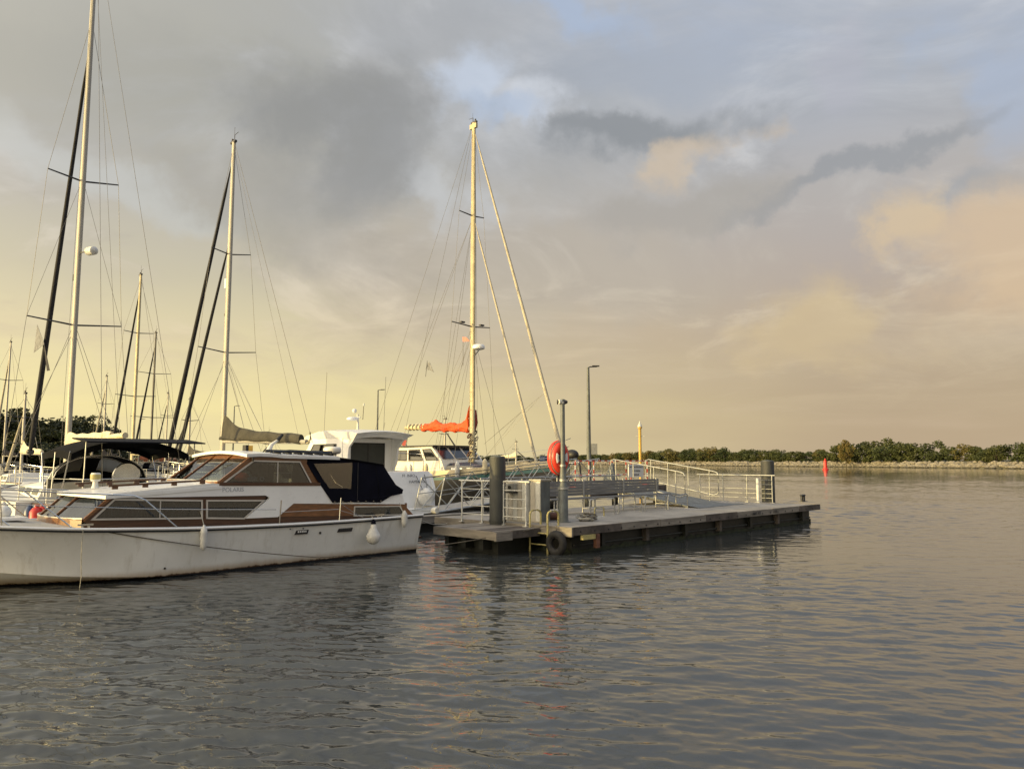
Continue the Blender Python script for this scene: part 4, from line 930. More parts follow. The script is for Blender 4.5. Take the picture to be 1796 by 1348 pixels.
for i, (r_, z) in enumerate([(.26, 0), (.27, .12), (.25, .28), (.20, .42), (.13, .55), (.09, .70), (.075, .82), (.03, .88)]):
    rows.append([((r_ * (1 + .14 * math.sin(5 * t + i)) * math.cos(t) + .10 * z * 1.2, r_ * (1 + .14 * math.sin(5 * t + i)) * math.sin(t), z)) for t in [2 * math.pi * j / 24 for j in range(24)]])
MB().loft(rows, True, True).build('tarpaulin', 'tarp', tb, 60); MB().torus((.06, 0, .50), .16, .012, (1, 0, 0), (0, 1, 0), 20, 5).build('tie', 'rope', tb, 60)
def lamp_post(px, py0, ptop, Y, zb, arm, label, group=None, box=False):
    u, v, _ = loc(px, 800, Y); zt = loc(px, ptop, Y)[2]; o = empty('lamp_post', M(u, v, zb), 0, label, 'lamp post', group); h = zt - zb
    MB().lathe([(.16, 0), (.16, .02), (.10, .03), (.085, h * .3), (.05, h)], 14).build('shaft', 'grey_paint', o, 40)
    MB().tube([(0, 0, h - .02), (.08, 0, h + .02), (arm, 0, h + .03)], .025, 6).build('arm', 'dark_metal', o, 60)
    MB().box(arm * .45, arm + .08, -.07, .07, h + .03, h + .07).build('lantern', 'dark_metal', o, 0)
    if box: MB().box(.10, .32, -.08, .08, 1.2, 1.62).build('switch_box', 'galv', o, 0); MB().tube([(-.1, 0, 1.4), (.15, 0, 1.4)], .02, 6).build('clamp', 'galv', o, 0)
    return o
lamp_post(1033, 845, 644, 29.9, JZ, .36, 'tall grey lamp post with a small box on the timber jetty', box=True)
lamp_post(661, 750, 684, 62, 1.2, .5, 'slender lamp post rising behind the pilothouse roof')
lamp_post(408, 750, 712, 80, 1.2, .5, 'slender lamp post rising behind the olive sail cover')
lamp_post(863/1064*300, 770, 735, 95, 1.2, .5, 'slender lamp post rising among the distant masts')
u, v, _ = loc(1123, 800, 31.6); zt = loc(1123, 744, 31.6)[2]
yp = root('yellow_beacon', u, v, 0, 'yellow beacon pole with cross arm at the end of the jetty', 'beacon')
MB().lathe([(.06, -1.5), (.06, zt - .18), (.09, zt - .17), (.09, zt - .10)], 18).build('shaft', 'yellow_pole', yp, 40)
MB().lathe([(.10, zt - .10), (.07, zt), (.03, zt + .05), (.02, zt + .13)], 16).build('lamp', 'pale_paint', yp, 40)
MB().bar((-.13, .13, zt - .48), (.13, -.13, zt - .48), .03, .03).build('cross_arm', 'pale_paint', yp, 0)

# ------------------------------------------------------------------ low pontoon behind the cruiser and its truss gangway
pon = root('walkway_pontoon', 3.0, 18.0, 0, 'low walkway pontoon running behind the cabin cruiser', 'pontoon')
MB().box(.2, 13.8, .2, 2.4, -.5, .32).build('pontoon_float', 'float', pon, 0); MB().box(0, 14, 0, 2.6, .34, .47).build('deck', 'pier_deck', pon, 0)
for i in range(7): MB().box(i * 2 + .006, i * 2 + 1.994, -.05, -.003, .27, .48).build('fascia_board', 'board', pon, 0)
gw = root('truss_gangway', 15.2, 18.55, .47, 'aluminium truss gangway sloping from the pontoon up to the jetty', 'gangway')
GL, GH, GW = 8.4, JZ - .47 + .06, 1.15; gz = lambda x: .05 + (GH - .05) * x / GL
for yy in (0, GW):
    MB().tube([(0.1, yy, gz(0) + .05), (.35, yy, gz(.35) + 1.0), (GL - .3, yy, gz(GL - .3) + 1.0), (GL, yy, gz(GL) + .05)], .025, 6).build('top_chord', 'galv', gw, 60)
    MB().tube([(0, yy, gz(0)), (GL, yy, gz(GL))], .035, 6).build('bottom_chord', 'galv', gw, 60)
    MB().tube([(.25, yy, gz(.3) + .5), (GL - .15, yy, gz(GL) + .5)], .014, 6).build('middle_chord', 'galv', gw, 60)
    nb = 7
    for i in range(nb):
        a, b = .35 + (GL - .7) * i / nb, .35 + (GL - .7) * (i + 1) / nb
        MB().tube([(a, yy, gz(a)), (b, yy, gz(b) + 1.0)], .016, 6).build('diagonal', 'galv', gw, 60); MB().tube([(b, yy, gz(b)), (a, yy, gz(a) + 1.0)], .016, 6).build('diagonal', 'galv', gw, 60)
for i in range(28):
    a = .02 + GL * i / 28; MB().add([(a, .04, gz(a)), (a + GL / 28 - .02, .04, gz(a + .28)), (a + GL / 28 - .02, GW - .04, gz(a + .28)), (a, GW - .04, gz(a)), (a, .04, gz(a) + .025), (a + GL / 28 - .02, .04, gz(a + .28) + .025), (a + GL / 28 - .02, GW - .04, gz(a + .28) + .025), (a, GW - .04, gz(a) + .025)], [(3, 2, 1, 0), (4, 5, 6, 7), (0, 1, 5, 4), (1, 2, 6, 5), (2, 3, 7, 6), (3, 0, 4, 7)]).build('tread_plate', 'galv', gw, 0)
MB().add([(-1.7, -.25, .004), (0, -.05, .05), (0, GW + .05, .05), (-1.7, GW + .25, .004), (-1.7, -.25, .012), (0, -.05, .06), (0, GW + .05, .06), (-1.7, GW + .25, .012)], [(3, 2, 1, 0), (4, 5, 6, 7), (0, 1, 5, 4), (1, 2, 6, 5), (2, 3, 7, 6), (3, 0, 4, 7)]).build('landing_flap', 'galv', gw, 0)
MB().lathe([(.09, -.1), (.11, 0), (.09, .1)], 14, (-.1, -.12, .12), (0, 1, 0)).build('roller', 'pale_paint', gw, 40)
cl_ = root('blue_tarpaulin', 12.0, 18.35, .475, 'crumpled dark blue tarpaulin on the pontoon behind the cruiser stern', 'tarpaulin'); rows = []
for i in range(14): rows.append([(.11 * (i - 7), .09 * (j - 5), max(0.0, .16 * (1 - ((i - 7) / 7) ** 2) * (1 - ((j - 5) / 5) ** 2) * (1 + .6 * math.sin(i * 1.7 + j * 2.3)))) for j in range(11)])
MB().loft(rows).build('cloth', 'blue_cloth', cl_, 60)
# red channel buoy
b0 = wxy(1448, 823.5); bu = empty('channel_buoy', (b0.x, b0.y, 0), 0, 'red cylindrical channel buoy floating before the far bank', 'buoy')
MB().lathe([(.6, -.4), (.7, -.1), (.7, .2), (.45, .4), (.38, 1.7), (.36, 2.2), (.1, 2.3)], 20).build('body', 'red', bu, 40)
MB().lathe([(.18, 2.25), (.2, 2.3), (.19, 2.65), (.05, 2.7)], 14).build('top_mark', 'red', bu, 40)
# shore power posts and a coiled hose along the low pontoon
for i, (u_, s_) in enumerate(((9.2, 'white shore power post on the pontoon behind the cruiser wheelhouse'), (13.4, 'white shore power post on the pontoon behind the cruiser stern'))):
    o = root('power_post', u_, 20.2, .47, s_, 'power post')
    MB().box(-.1, .1, -.1, .1, 0, .95).build('body', 'pale_paint', o, 0); MB().lathe([(.13, .95), (.13, 1.02), (.05, 1.08)], 14).build('cap', 'hull_blue', o, 40)
    MB().box(-.06, .06, -.115, -.101, .55, .8).build('socket_panel', 'hull_blue', o, 0)
    MB().tube([(0, -.12, .6), (.2, -.25, .2), (.6, -.1, .02), (1.2, -.4, .02)], .014, 6).build('power_cable', 'yellow', o, 60)
o = root('hose_coil', 16.2, 20.1, .48, 'coil of pale hose lying on the pontoon beside the gangway foot', 'hose')
for k_ in range(5): MB().torus((0, 0, .02 + .025 * k_), .24 - .012 * k_, .016, (1, 0, .02), (0, 1, .03), 24, 5).build('turn', 'rope', o, 60)
# bolts along the fascia
for i in range(25):
    o = MB().lathe([(.02, 0), (.02, .012), (.008, .016)], 8, (.25 + i * .51, -.056, .50), (0, -1, 0)).build('bolt', 'dark_metal', pier, 40)

# ------------------------------------------------------------------ sailing boats
def sail_hull(r, xs, xb, B, zs, zm, zbow, hm, deckm, stripe=None, sheerstripe=None, transom_rake=.25):
    """xs stern x, xb bow x; B beam; z of sheer at stern, middle, bow"""
    L = xb - xs; rows = []; dr = []; n = 26
    for i in range(n + 1):
        t = i / n; x = xs + L * t
        hb = B / 2 * max(.012, (.74 + .26 * math.sin(min(1, t / .45) * math.pi / 2)) if t < .45 else (1 - ((t - .45) / .55) ** 2.3))
        z = zs + (zm - zs) * min(1, t / .4) if t < .4 else zm + (zbow - zm) * ((t - .4) / .6) ** 1.6
        kz = -.38 * math.sin(math.pi * min(1, max(0, t * .9 + .08))) - .02
        if t > .93: kz = kz + (t - .93) / .07 * (z * .55 + .3)
        half = [(0, kz), (hb * .55, kz * .75 + .0), (hb * .86, .05 + max(0, kz) * .9), (hb * .96, z * .45 + .02), (hb, z * .8), (hb * .99, z)]
        sh = transom_rake * (1 - t) ** 8
        rows.append([(x - sh * (zz / z), -y, zz) for y, zz in reversed(half)] + [(x - sh * (zz / z), y, zz) for y, zz in half[1:]])
        dr.append([(x - sh, -hb * .985, z - .01), (x - sh, -hb * .5, z + .035), (x - sh, 0, z + .05), (x - sh, hb * .5, z + .035), (x - sh, hb * .985, z - .01)])
    m = MB().loft(rows); m.f.append(tuple(range(len(rows[0])))); m.build('hull', hm, r, 40)
    MB().loft(dr).build('deck', deckm, r, 40)
    for e in (0, -1):
        if stripe: MB().loft([[tuple(Vector(q[e]) * 1.0 + Vector((0, (-.012 if e == 0 else .012), dz_))) for q in rows] for dz_ in (-.06, -.20)]).build('stripe', stripe, r, 40)
        MB().tube([tuple(Vector(q[e]) + Vector((0, 0, .01))) for q in rows], .025, 5).build('toe_rail', sheerstripe or 'wood_dark', r, 50)
    def sheer_at(x):
        t = (x - xs) / L; hb = B / 2 * max(.012, (.74 + .26 * math.sin(min(1, max(0, t) / .45) * math.pi / 2)) if t < .45 else (1 - ((t - .45) / .55) ** 2.3))
        z = zs + (zm - zs) * min(1, t / .4) if t < .4 else zm + (zbow - zm) * ((t - .4) / .6) ** 1.6
        return hb, z
    return sheer_at
def wire(r, p, q, rad=.006, nm='shroud', m='wire'): return MB().tube([p, q], rad, 5).build(nm, m, r, 60)
def mast_part(r, z0, z1, rad, m, n=12):
    o = MB().tube([(0, 0, z0), (0, 0, z0 + (z1 - z0) * .6), (0, 0, z1)], [rad, rad, rad * .72], n); o.v = [(v[0] * 1.35, v[1] * .92, v[2]) for v in o.v]
    return o.build('mast', m, r, 60)
def masthead(r, z, m='dark_metal'):
    g = MB().tube([(-.05, 0, z), (-.05, 0, z + .28)], .012, 5); g.tube([(-.05, 0, z + .28), (-.35, 0, z + .30)], .01, 5); g.build('wind_vane', m, r, 60)
    MB().box(-.16, .22, -.05, .05, z - .02, z + .06).build('masthead_fitting', m, r, 0); MB().lathe([(.04, 0), (.04, .10), (.01, .12)], 10, (.12, 0, z + .06)).build('masthead_light', m, r, 40)
    MB().tube([(-.12, .04, z), (-.12, .04, z + .55)], .006, 5).build('antenna', m, r, 60)
def spreaders(r, S_, rad, m='dark_metal', up=.06, sweep=-.12):
    for z, h in S_:
        for sg in (-1, 1): MB().tube([(0, sg * .05, z), (sweep, sg * h, z + up)], [rad, rad * .7], 6).build('spreader', m, r, 60)
def furl(r, p, q, rad, m, nm='furled_sail'):
    p, q = Vector(p), Vector(q); pts = [p.lerp(q, t) for t in (0, .03, .12, .5, .9, .96, 1)]
    MB().tube(pts, [rad * .25, rad * .85, rad, rad * .82, rad * .55, rad * .3, rad * .15], 9).build(nm, m, r, 60)
    MB().lathe([(.10, -.06), (.12, 0), (.10, .06)], 12, p + (q - p) * .012, q - p).build('furling_drum', 'dark_metal', r, 40)
def guard_rails(r, sh, xs, xb, n=6, h=.6, pulpit=True):
    for sg in (-1, 1):
        L = [xs + (xb - .6 - xs) * i / (n - 1) for i in range(n)]
        for x in L: b_, z = sh(x); MB().tube([(x, sg * (b_ - .05), z), (x, sg * (b_ - .05), z + h)], .013, 6).build('stanchion', 'steel', r, 60)
        for hh in (h, h * .5): MB().tube([(x, sg * (sh(x)[0] - .05), sh(x)[1] + hh) for x in L], .006, 5).build('lifeline', 'steel', r, 60)
    if pulpit:
        x = xb - .62; b_, z = sh(x); z2 = sh(xb - .1)[1]
        MB().tube([(x, -b_ + .05, z), (x, -b_ + .05, z + h), (xb, 0, z2 + h + .05), (x, b_ - .05, z + h), (x, b_ - .05, z)], .014, 6).build('pulpit', 'steel', r, 60)
        b_, z = sh(xs + .1); MB().tube([(xs + .9, -b_ + .05, z + h), (xs + .05, -b_ + .1, z + h), (xs + .05, b_ - .1, z + h), (xs + .9, b_ - .05, z + h)], .014, 6).build('pushpit', 'steel', r, 60)
def coach(r, x0, x1, w0, w1, zb, h, m='gelcoat', wins=3, wm='window_dark'):
    rows = []
    for i in range(9):
        t = i / 8; x = x0 + (x1 - x0) * t; w_ = w0 + (w1 - w0) * t; k = h * (1 - .55 * t ** 2.2) * (1 if 0 < i else .96)
        rows.append([(x, -w_, zb), (x, -w_ * .9, zb + k * .8), (x, -w_ * .75, zb + k), (x, 0, zb + k + .05), (x, w_ * .75, zb + k), (x, w_ * .9, zb + k * .8), (x, w_, zb)])
    c = MB().loft(rows, False, True).build('cabin', m, r, 30)
    for sg in (-1, 1):
        for i in range(wins):
            a = x0 + (x1 - x0) * (.08 + .24 * i); b = a + (x1 - x0) * .19; wa = (w0 + (w1 - w0) * (.08 + .24 * i)); wb = w0 + (w1 - w0) * (.27 + .24 * i)
            MB().add([(a, sg * (wa * .967 + .008), zb + h * .25), (b, sg * (wb * .967 + .008), zb + h * .25), (b - .06, sg * (wb * .925 + .008), zb + h * .62), (a + .04, sg * (wa * .925 + .008), zb + h * .62)], [(0, 1, 2, 3)]).build('window', wm, c, 0)
def sprayhood(r, x0, x1, w_, zb, h, m='black_canvas'):
    sec = []; N = 17
    for i in range(7):
        t = i / 6; x = x0 + (x1 - x0) * t; hh = h * math.sin(math.pi / 2 * (1 - t ** 2.2)) + .02; ww = w_ * (1 - .12 * t)
        sec.append([(x, -ww * math.cos(math.pi * j / (N - 1)), zb + hh * math.sin(math.pi * j / (N - 1)) ** .7) for j in range(N)])
    fab = MB(); wins = MB(); fr = MB()
    for i in range(6):
        for j in range(N - 1):
            q = [sec[i][j], sec[i][j + 1], sec[i + 1][j + 1], sec[i + 1][j]]
            (wins if (i in (3, 4) and j in (3, 4, 5, 6, 9, 10, 11, 12)) or (i in (1, 2) and j in (1, 2, 13, 14)) else fab).add(q, [(0, 1, 2, 3)])
    o = fab.build('sprayhood', m, r, 60); wins.build('clear_panel', 'plastic_window', o, 60)
    for i in (0, 3): MB().tube([tuple(Vector(p) + Vector((0, 0, -.015))) for p in sec[i]], .014, 6).build('hood_bow', 'steel', o, 60)
def bimini(r, x0, x1, w_, ze, crown, zd, m='black_canvas'):
    rows = []
    for i in range(7):
        x = x0 + (x1 - x0) * i / 6; e = .10 * (abs(i - 3) / 3) ** 2
        rows.append([(x, w_ * k / 8, ze + crown * (1 - abs(k / 8) ** 2.4) - e) for k in range(-8, 9)])
    val = [[(p[0], p[1] * 1.01, p[2] - (.16 if abs(p[1]) > w_ * .99 else .03)) for p in q] for q in rows]
    o = MB().loft(rows).loft([[p for p in rows[0]], [(p[0] + .0, p[1], p[2] - .14) for p in rows[0]]]).loft([[p for p in rows[-1]], [(p[0], p[1], p[2] - .14) for p in rows[-1]]])
    for e in (0, -1): o.loft([[q[e] for q in rows], [(q[e][0], q[e][1] * 1.005, q[e][2] - .17) for q in rows]])
    o = o.build('bimini', m, r, 50)
    for xx, lean in ((x0 + .1, .5), ((x0 + x1) / 2, .1), (x1 - .1, -.5)):
        for sg in (-1, 1): MB().tube([(xx, sg * w_, ze - .05), (xx + lean, sg * (w_ + .02), zd)], .014, 6).build('bimini_leg', 'steel', o, 60)
def boom_cover(r, L, z0, z1, rad, m, hoist=.75, nm='sail_cover'):
    rows = []; n = 18
    for i in range(n + 1):
        t = i / n; x = -.12 - L * t; z = z0 + (z1 - z0) * t; hh = rad * (1.25 - .45 * t) + hoist * math.exp(-t * 7.5); w_ = rad * (.85 - .3 * t) * (1 + .05 * math.sin(i * 2.1))
        rows.append([(x, w_ * math.sin(a) * (1 if math.cos(a) < 0 else (1 - .45 * min(1, hh / (3 * rad)))), z + (hh if math.cos(a) > 0 else rad * .8) * math.cos(a) + .015 * math.sin(i * 1.3)) for a in [2 * math.pi * j / 12 for j in range(12)]])
    rows[0] = [(.10, p[1] * .8, p[2]) for p in rows[0]]
    MB().loft(rows, True, True).build(nm, m, r, 60)
class Boat:
    def __init__(s, name, label, px, py, Y, head, group=None):
        s.u, s.v, _ = loc(px, py, Y); s.P = M(s.u, s.v); s.head = head; s.d = Vector((math.cos(head), math.sin(head), 0))
        s.r = empty(name, s.P, head, label, 'sailboat', group)
    def c(s, px, py):                  # pixel -> (x, z) in the boat's centre plane
        d = ray(px, py); n = np.array([-s.d.y, s.d.x, 0]); t = ((np.array(s.P) - CO) @ n) / (d @ n); q = CO + t * d - np.array(s.P); return (float(q[0] * s.d.x + q[1] * s.d.y), float(q[2]))
    def z(s, py, px=None):             # height on the mast axis
        b = (math.cos(PITCH), math.sin(PITCH)); Y = s.P.y; lo, hi = -5, 40
        for _ in range(50):
            m = (lo + hi) / 2; dz = m - CAMH; cz = Y * b[0] + dz * b[1]; y = CY - FPX * (-Y * b[1] + dz * b[0]) / cz
            if y > py: lo = m
            else: hi = m
        return lo
BOWV, BOWR = math.radians(135), math.radians(-45)

# --- sloop with black canvas tops, tall mast leaving the top of the picture
b1 = Boat('sailing_yacht', 'white sloop with black bimini and sprayhood and a dark furled headsail', 119, 770, 22.0, BOWV); r = b1.r
sh = sail_hull(r, -6.4, 4.7, 3.7, 1.10, 1.10, 1.35, 'gelcoat', 'gelcoat_old', 'hull_blue')
coach(r, -2.4, 2.6, 1.25, .75, 1.12, .42); guard_rails(r, sh, -6.3, 4.7, 7)
zt = 18.2; mast_part(r, 1.5, zt, .088, 'alu'); masthead(r, zt)
z1, z2 = b1.z(570), b1.z(318); spreaders(r, [(z1, 1.24), (z2, .95)], .028, up=.10)
fx, fz = b1.c(157, 84); bx, bz = b1.c(52, 800)
furl(r, (bx, 0, max(1.5, bz)), (.12, 0, fz), .085, 'furl_dark'); wire(r, (.1, 0, fz), (.1, 0, fz + .35), .012, 'forestay')
for sg in (-1, 1):
    cb = sh(-.3)[0] - .12
    wire(r, (-.12, sg * 1.24, z1 + .1), (-.3, sg * cb, 1.15)); wire(r, (-.12, sg * 1.24, z1 + .1), (-.12, sg * .95, z2 + .1)); wire(r, (-.12, sg * .95, z2 + .1), (0, sg * .05, fz + .6)); wire(r, (0, sg * .06, z1 - .1), (-.55, sg * cb, 1.15)); wire(r, (0, sg * .06, z1 - .3), (.4, sg * cb, 1.15)); wire(r, (0, sg * .05, z2 - .1), (-.12, sg * 1.24, z1 + .1), .005)
wire(r, (-.1, 0, zt - .1), (-6.2, -.9, 1.3), .006, 'backstay'); wire(r, (-.1, 0, zt - .1), (-6.2, .9, 1.3), .006, 'backstay'); wire(r, (-.09, 0, zt - 1), (-4.6, .1, 2.75), .005, 'topping_lift'); wire(r, (-.1, .05, zt - .3), (-.5, .3, 1.6), .005, 'halyard')
rx = b1.z(444); MB().tube([(-.10, -.02, rx), (-.32, -.10, rx)], .02, 6).build('radar_bracket', 'dark_metal', r, 60); MB().lathe([(.06, -.2), (.125, -.15), (.13, .1), (.11, .17), (.04, .2)], 16, (-.40, -.22, rx + .03), (1, .25, .06)).build('radar_reflector', 'gelcoat_old', r, 50)
zb_ = b1.z(486); MB().box(.06, .2, -.06, .06, zb_ - .08, zb_ + .10).build('steaming_light', 'dark_metal', r, 0)
MB().tube([(-.05, 0, 2.62), (-4.7, 0, 2.72)], .075, 10).build('boom', 'cream_sail', r, 60); boom_cover(r, 3.6, 2.68, 2.76, .12, 'cream_sail', .10, 'stowed_sail')
sprayhood(r, -3.1, -1.75, 1.12, 1.42, .82); bimini(r, -5.3, -2.75, 1.32, 2.36, .30, 1.25)
MB().plate([(-6.3, 2.50), (-5.2, 2.60), (-5.2, 2.63), (-6.3, 2.53)], -1.3, 1.3).build('solar_panel', 'solar', r, 0)
for sg in (-1, 1): MB().tube([(-5.9, sg * 1.2, 2.53), (-6.0, sg * 1.25, 1.1)], .014, 6).build('arch_leg', 'galv', r, 60)
MB().lathe([(.30, -.02), (.32, 0), (.30, .02)], 24, (-4.9, 0, 1.75), (1, 0, .2)).build('steering_wheel', 'steel', r, 40)
for x_f, m_f in ((-5.6, 'fender'), (-4.2, 'hull_blue'), (-2.4, 'fender')):
    for sg in (-1, 1): MB().lathe([(.02, 0), (.10, .03), (.12, .12), (.12, .5), (.07, .6), (.03, .66)], 12, (x_f, sg * (sh(x_f)[0] + .14), .45)).build('side_fender', m_f, r, 50)
for k_ in range(4): MB().torus((-5.2 + .1 * k_, -1.45, 1.3 + .03 * k_), .13, .02, (1, 0, .2), (0, 1, .5), 16, 5).build('rope_coil', 'rope', r, 60)
# grey signal flags lashed to its furled headsail
fl = empty('signal_flag', b1.P, b1.head, 'grey pointed flag hanging from the dark furled headsail', 'flag')
x_, z_ = b1.c(73, 570); xa, za = b1.c(67, 619); xb_, zb2 = b1.c(86, 604); xc, zc = b1.c(96, 650); xd, zd_ = b1.c(91, 651)
MB().plate([(x_, z_), (xa, za), (xb_, zb2)], .12, .128).build('pennant', 'flag_grey', fl, 0); MB().plate([(xb_ + .03, zb2 + .05), (xb_ - .03, zb2 - .10), (xd, zd_), (xc, zc)], .13, .14).build('streamer', 'furl_dark', fl, 0)

# --- sloop with olive sail cover
b2 = Boat('cutter', 'cutter with olive boom cover, upright silver mast and two dark furled headsails', 392, 740, 28.0, BOWV); r = b2.r
sh = sail_hull(r, -6.9, 5.3, 3.8, 1.15, 1.15, 1.45, 'hull_dark', 'gelcoat_old', 'gelcoat')
coach(r, -2.6, 3.0, 1.3, .8, 1.18, .45, 'gelcoat_warm'); guard_rails(r, sh, -6.8, 5.3, 7)
zt = b2.z(250); mast_part(r, 1.5, zt, .095, 'alu'); masthead(r, zt)
z1, z2 = b2.z(618), b2.z(446); spreaders(r, [(z1, 1.10), (z2, .76)], .026, up=.10)
for (pt, pb, rad) in (((396, 292), (292, 806), .095), ((390, 432), (311, 806), .08)):
    fx, fz = b2.c(*pt); bx, bz = b2.c(*pb); furl(r, (bx, 0, bz), (.1, 0, fz), rad, 'furl_dark')
for sg in (-1, 1):
    cb = sh(-.3)[0] - .12
    wire(r, (-.12, sg * 1.1, z1 + .1), (-.3, sg * cb, 1.15)); wire(r, (-.12, sg * 1.1, z1 + .1), (-.12, sg * .76, z2 + .1)); wire(r, (-.12, sg * .76, z2 + .1), (0, 0, zt - .1)); wire(r, (0, 0, z1 - .1), (-.6, sg * cb, 1.15)); wire(r, (0, 0, z1 - .3), (.5, sg * cb, 1.15)); wire(r, (-.05, sg * .03, z1 - .2), (-3.2, 0, 2.9), .005, 'lazy_jack'); wire(r, (-.05, sg * .03, z1 - .2), (-1.8, 0, 3.0), .005, 'lazy_jack')
bx, bz = b2.c(548, 776); wire(r, (-.1, 0, zt - .1), (bx, 0, bz), .008, 'backstay'); wire(r, (-.1, 0, zt - .3), (-5.4, 0, 2.9), .005, 'topping_lift')
zbm = b2.z(770); ex, ez = b2.c(541, 772)
MB().tube([(-.05, 0, zbm - .08), (ex + .1, 0, ez - .04)], .07, 10).build('boom', 'alu', r, 60); MB().tube([(ex + .5, 0, ez - .10), (ex + .02, 0, ez - .08), (ex - .12, 0, ez + .05), (ex - .08, 0, ez + .25)], .03, 6).build('boom_end', 'mast_cream', r, 60)
boom_cover(r, -ex - .55, zbm + .10, ez + .05, .20, 'olive_cover', .62)
zb_ = b2.z(497); MB().box(.10, .24, -.06, .06, zb_ - .16, zb_ + .2).build('radar_reflector', 'gelcoat', r, 0); zb_ = b2.z(551); MB().box(.1, .2, -.04, .04, zb_ - .05, zb_ + .05).build('deck_light', 'dark_metal', r, 0)
sprayhood(r, -3.6, -2.3, 1.15, 1.5, .7)

# --- ketch-rigged steel boat with the orange sail, bow towards the pier
b3 = Boat('motorsailer', 'teal and cream motorsailer with bright orange sail on its boom', 828, 795, 36.0, BOWR); r = b3.r
bxx, bzz = b3.c(1006, 800)
sh = sail_hull(r, -7.6, 6.0, 4.0, 1.55, 1.35, 1.95, 'dark_hull', 'gelcoat_old', 'teal', 'teal')
for e_ in (-1, 1): MB().loft([[(-7.4 + 13.0 * i / 20, e_ * (sh(-7.4 + 13.0 * i / 20)[0] + k_), sh(-7.4 + 13.0 * i / 20)[1] + z_k) for i in range(21)] for k_, z_k in ((.015, -.03), (.0, .24), (-.05, .24), (-.05, 0))]).build('bulwark', 'cream_paint', r, 40)
hw_ = MB()
coach(r, -.4, 3.4, 1.35, .8, 1.40, .62, 'hull_dark', 3, 'gelcoat'); guard_rails(r, sh, -7.4, 6.0, 8, .72)
# pilothouse with raked windows
ph = MB().plate([(-4.6, 1.4), (-.3, 1.4), (-.7, 2.15), (-1.4, 2.78), (-4.3, 2.72), (-4.6, 2.0)], -1.3, 1.3).build('pilothouse', 'gelcoat_warm', r, 0)
for sg in (-1, 1):
    for q in ([(-4.35, 2.1), (-3.3, 2.1), (-3.3, 2.62), (-4.2, 2.62)], [(-3.15, 2.1), (-2.0, 2.1), (-2.3, 2.66), (-3.15, 2.64)], [(-1.8, 2.12), (-.85, 2.12), (-1.45, 2.68), (-2.1, 2.66)]): window(ph, q, sg * 1.3, sg, .05, .03, 'dark_metal', 'glass_dark')
for k in (-1, 0, 1): MB().add([(-.69, k * .82 - .36, 2.2), (-.69, k * .82 + .36, 2.2), (-1.32, k * .82 + .34, 2.73), (-1.32, k * .82 - .34, 2.73)], [(0, 1, 2, 3)]).build('windscreen_pane', 'window_dark', ph, 0)
MB().box(-4.7, -1.2, -1.38, 1.38, 2.78, 2.84).build('pilothouse_roof', 'dark_metal', r, 0)
MB().tube([(-6.8, -1.3, 1.6), (-6.7, -1.3, 2.9), (-6.6, -1.1, 3.0), (-6.6, 1.1, 3.0), (-6.7, 1.3, 2.9), (-6.8, 1.3, 1.6)], .03, 8).build('stern_arch', 'steel', r, 60)
zt = b3.z(216); mast_part(r, 1.9, zt, .112, 'mast_cream', 14); masthead(r, zt)
MB().box(-.24, .22, -.06, .06, zt - .28, zt - .05).build('mast_crane', 'mast_cream', r, 0)
z1, z2 = b3.z(573), b3.z(379); spreaders(r, [(z1, 1.22), (z2, .80)], .035, up=.12)
for sg in (-1, 1): MB().box(-.12, .02, sg * .62 - .12, sg * .62 + .12, z1 + .12, z1 + .19).build('spreader_light', 'dark_metal', r, 0)
for (pt, pb, rad) in (((829, 238), (1000, 845), .085), ((832, 390), (946, 830), .07)):
    fx, fz = b3.c(*pt); bx, bz = b3.c(*pb); furl(r, (bx, 0, bz), (.12, 0, fz), rad, 'furl_cream')
for sg in (-1, 1):
    cb = sh(-.3)[0] - .12
    for a, c in (((-.12, sg * 1.22, z1 + .12), (-.3, sg * cb, 1.5)), ((-.12, sg * 1.22, z1 + .12), (-.12, sg * .8, z2 + .12)), ((-.12, sg * .8, z2 + .12), (0, 0, zt - .2)), ((0, 0, z1 - .1), (-.8, sg * cb, 1.5)), ((0, 0, z1 - .3), (.7, sg * cb, 1.5)), ((0, 0, z2), (-4.6, sg * 1.8, 1.6)), ((0, 0, z2), (-5.2, sg * 1.8, 1.6))): wire(r, a, c, .007)
    wire(r, (-.1, 0, zt - .1), (-7.3, sg * 1.1, 1.8), .007, 'backstay'); wire(r, (0, sg * .1, zt - .4), (.1, sg * .25, 2.6), .006, 'halyard'); wire(r, (0, sg * .15, z1 - .2), (-3.2, sg * .1, 3.6), .006, 'lazy_jack'); wire(r, (0, sg * .15, z1 - .2), (-1.8, sg * .1, 3.6), .006, 'lazy_jack')
for pp_ in ((953, 690), (914, 722)):
    bx, bz = b3.c(*pp_); wire(r, (bx, 0, bz), (.3, .5, 2.9), .005, 'sheet'); wire(r, (bx, 0, bz), (1.8, -.9, 2.2), .005, 'sheet')
rx = b3.z(612); MB().tube([(.1, 0, rx - .35), (.45, 0, rx - .1)], .025, 6).build('radar_bracket', 'steel', r, 60); MB().lathe([(.20, -.1), (.29, -.06), (.30, .05), (.24, .13), (.05, .15)], 20, (.42, 0, rx + .03)).build('radar_dome', 'gelcoat', r, 50)
ex, ez = b3.c(712, 750); zbm = b3.z(752)
MB().tube([(-.1, 0, zbm), (ex, 0, ez)], .10, 10).build('boom', 'mast_cream', r, 60)
for i in range(5): MB().torus((ex + .35 + i * .30, 0, ez + .01), .13, .05, (0, 1, 0), (0, 0, 1), 14, 6).build('sail_tie', 'cream_sail', r, 60)
rows = []; rr = random.Random(8)            # crumpled orange sail
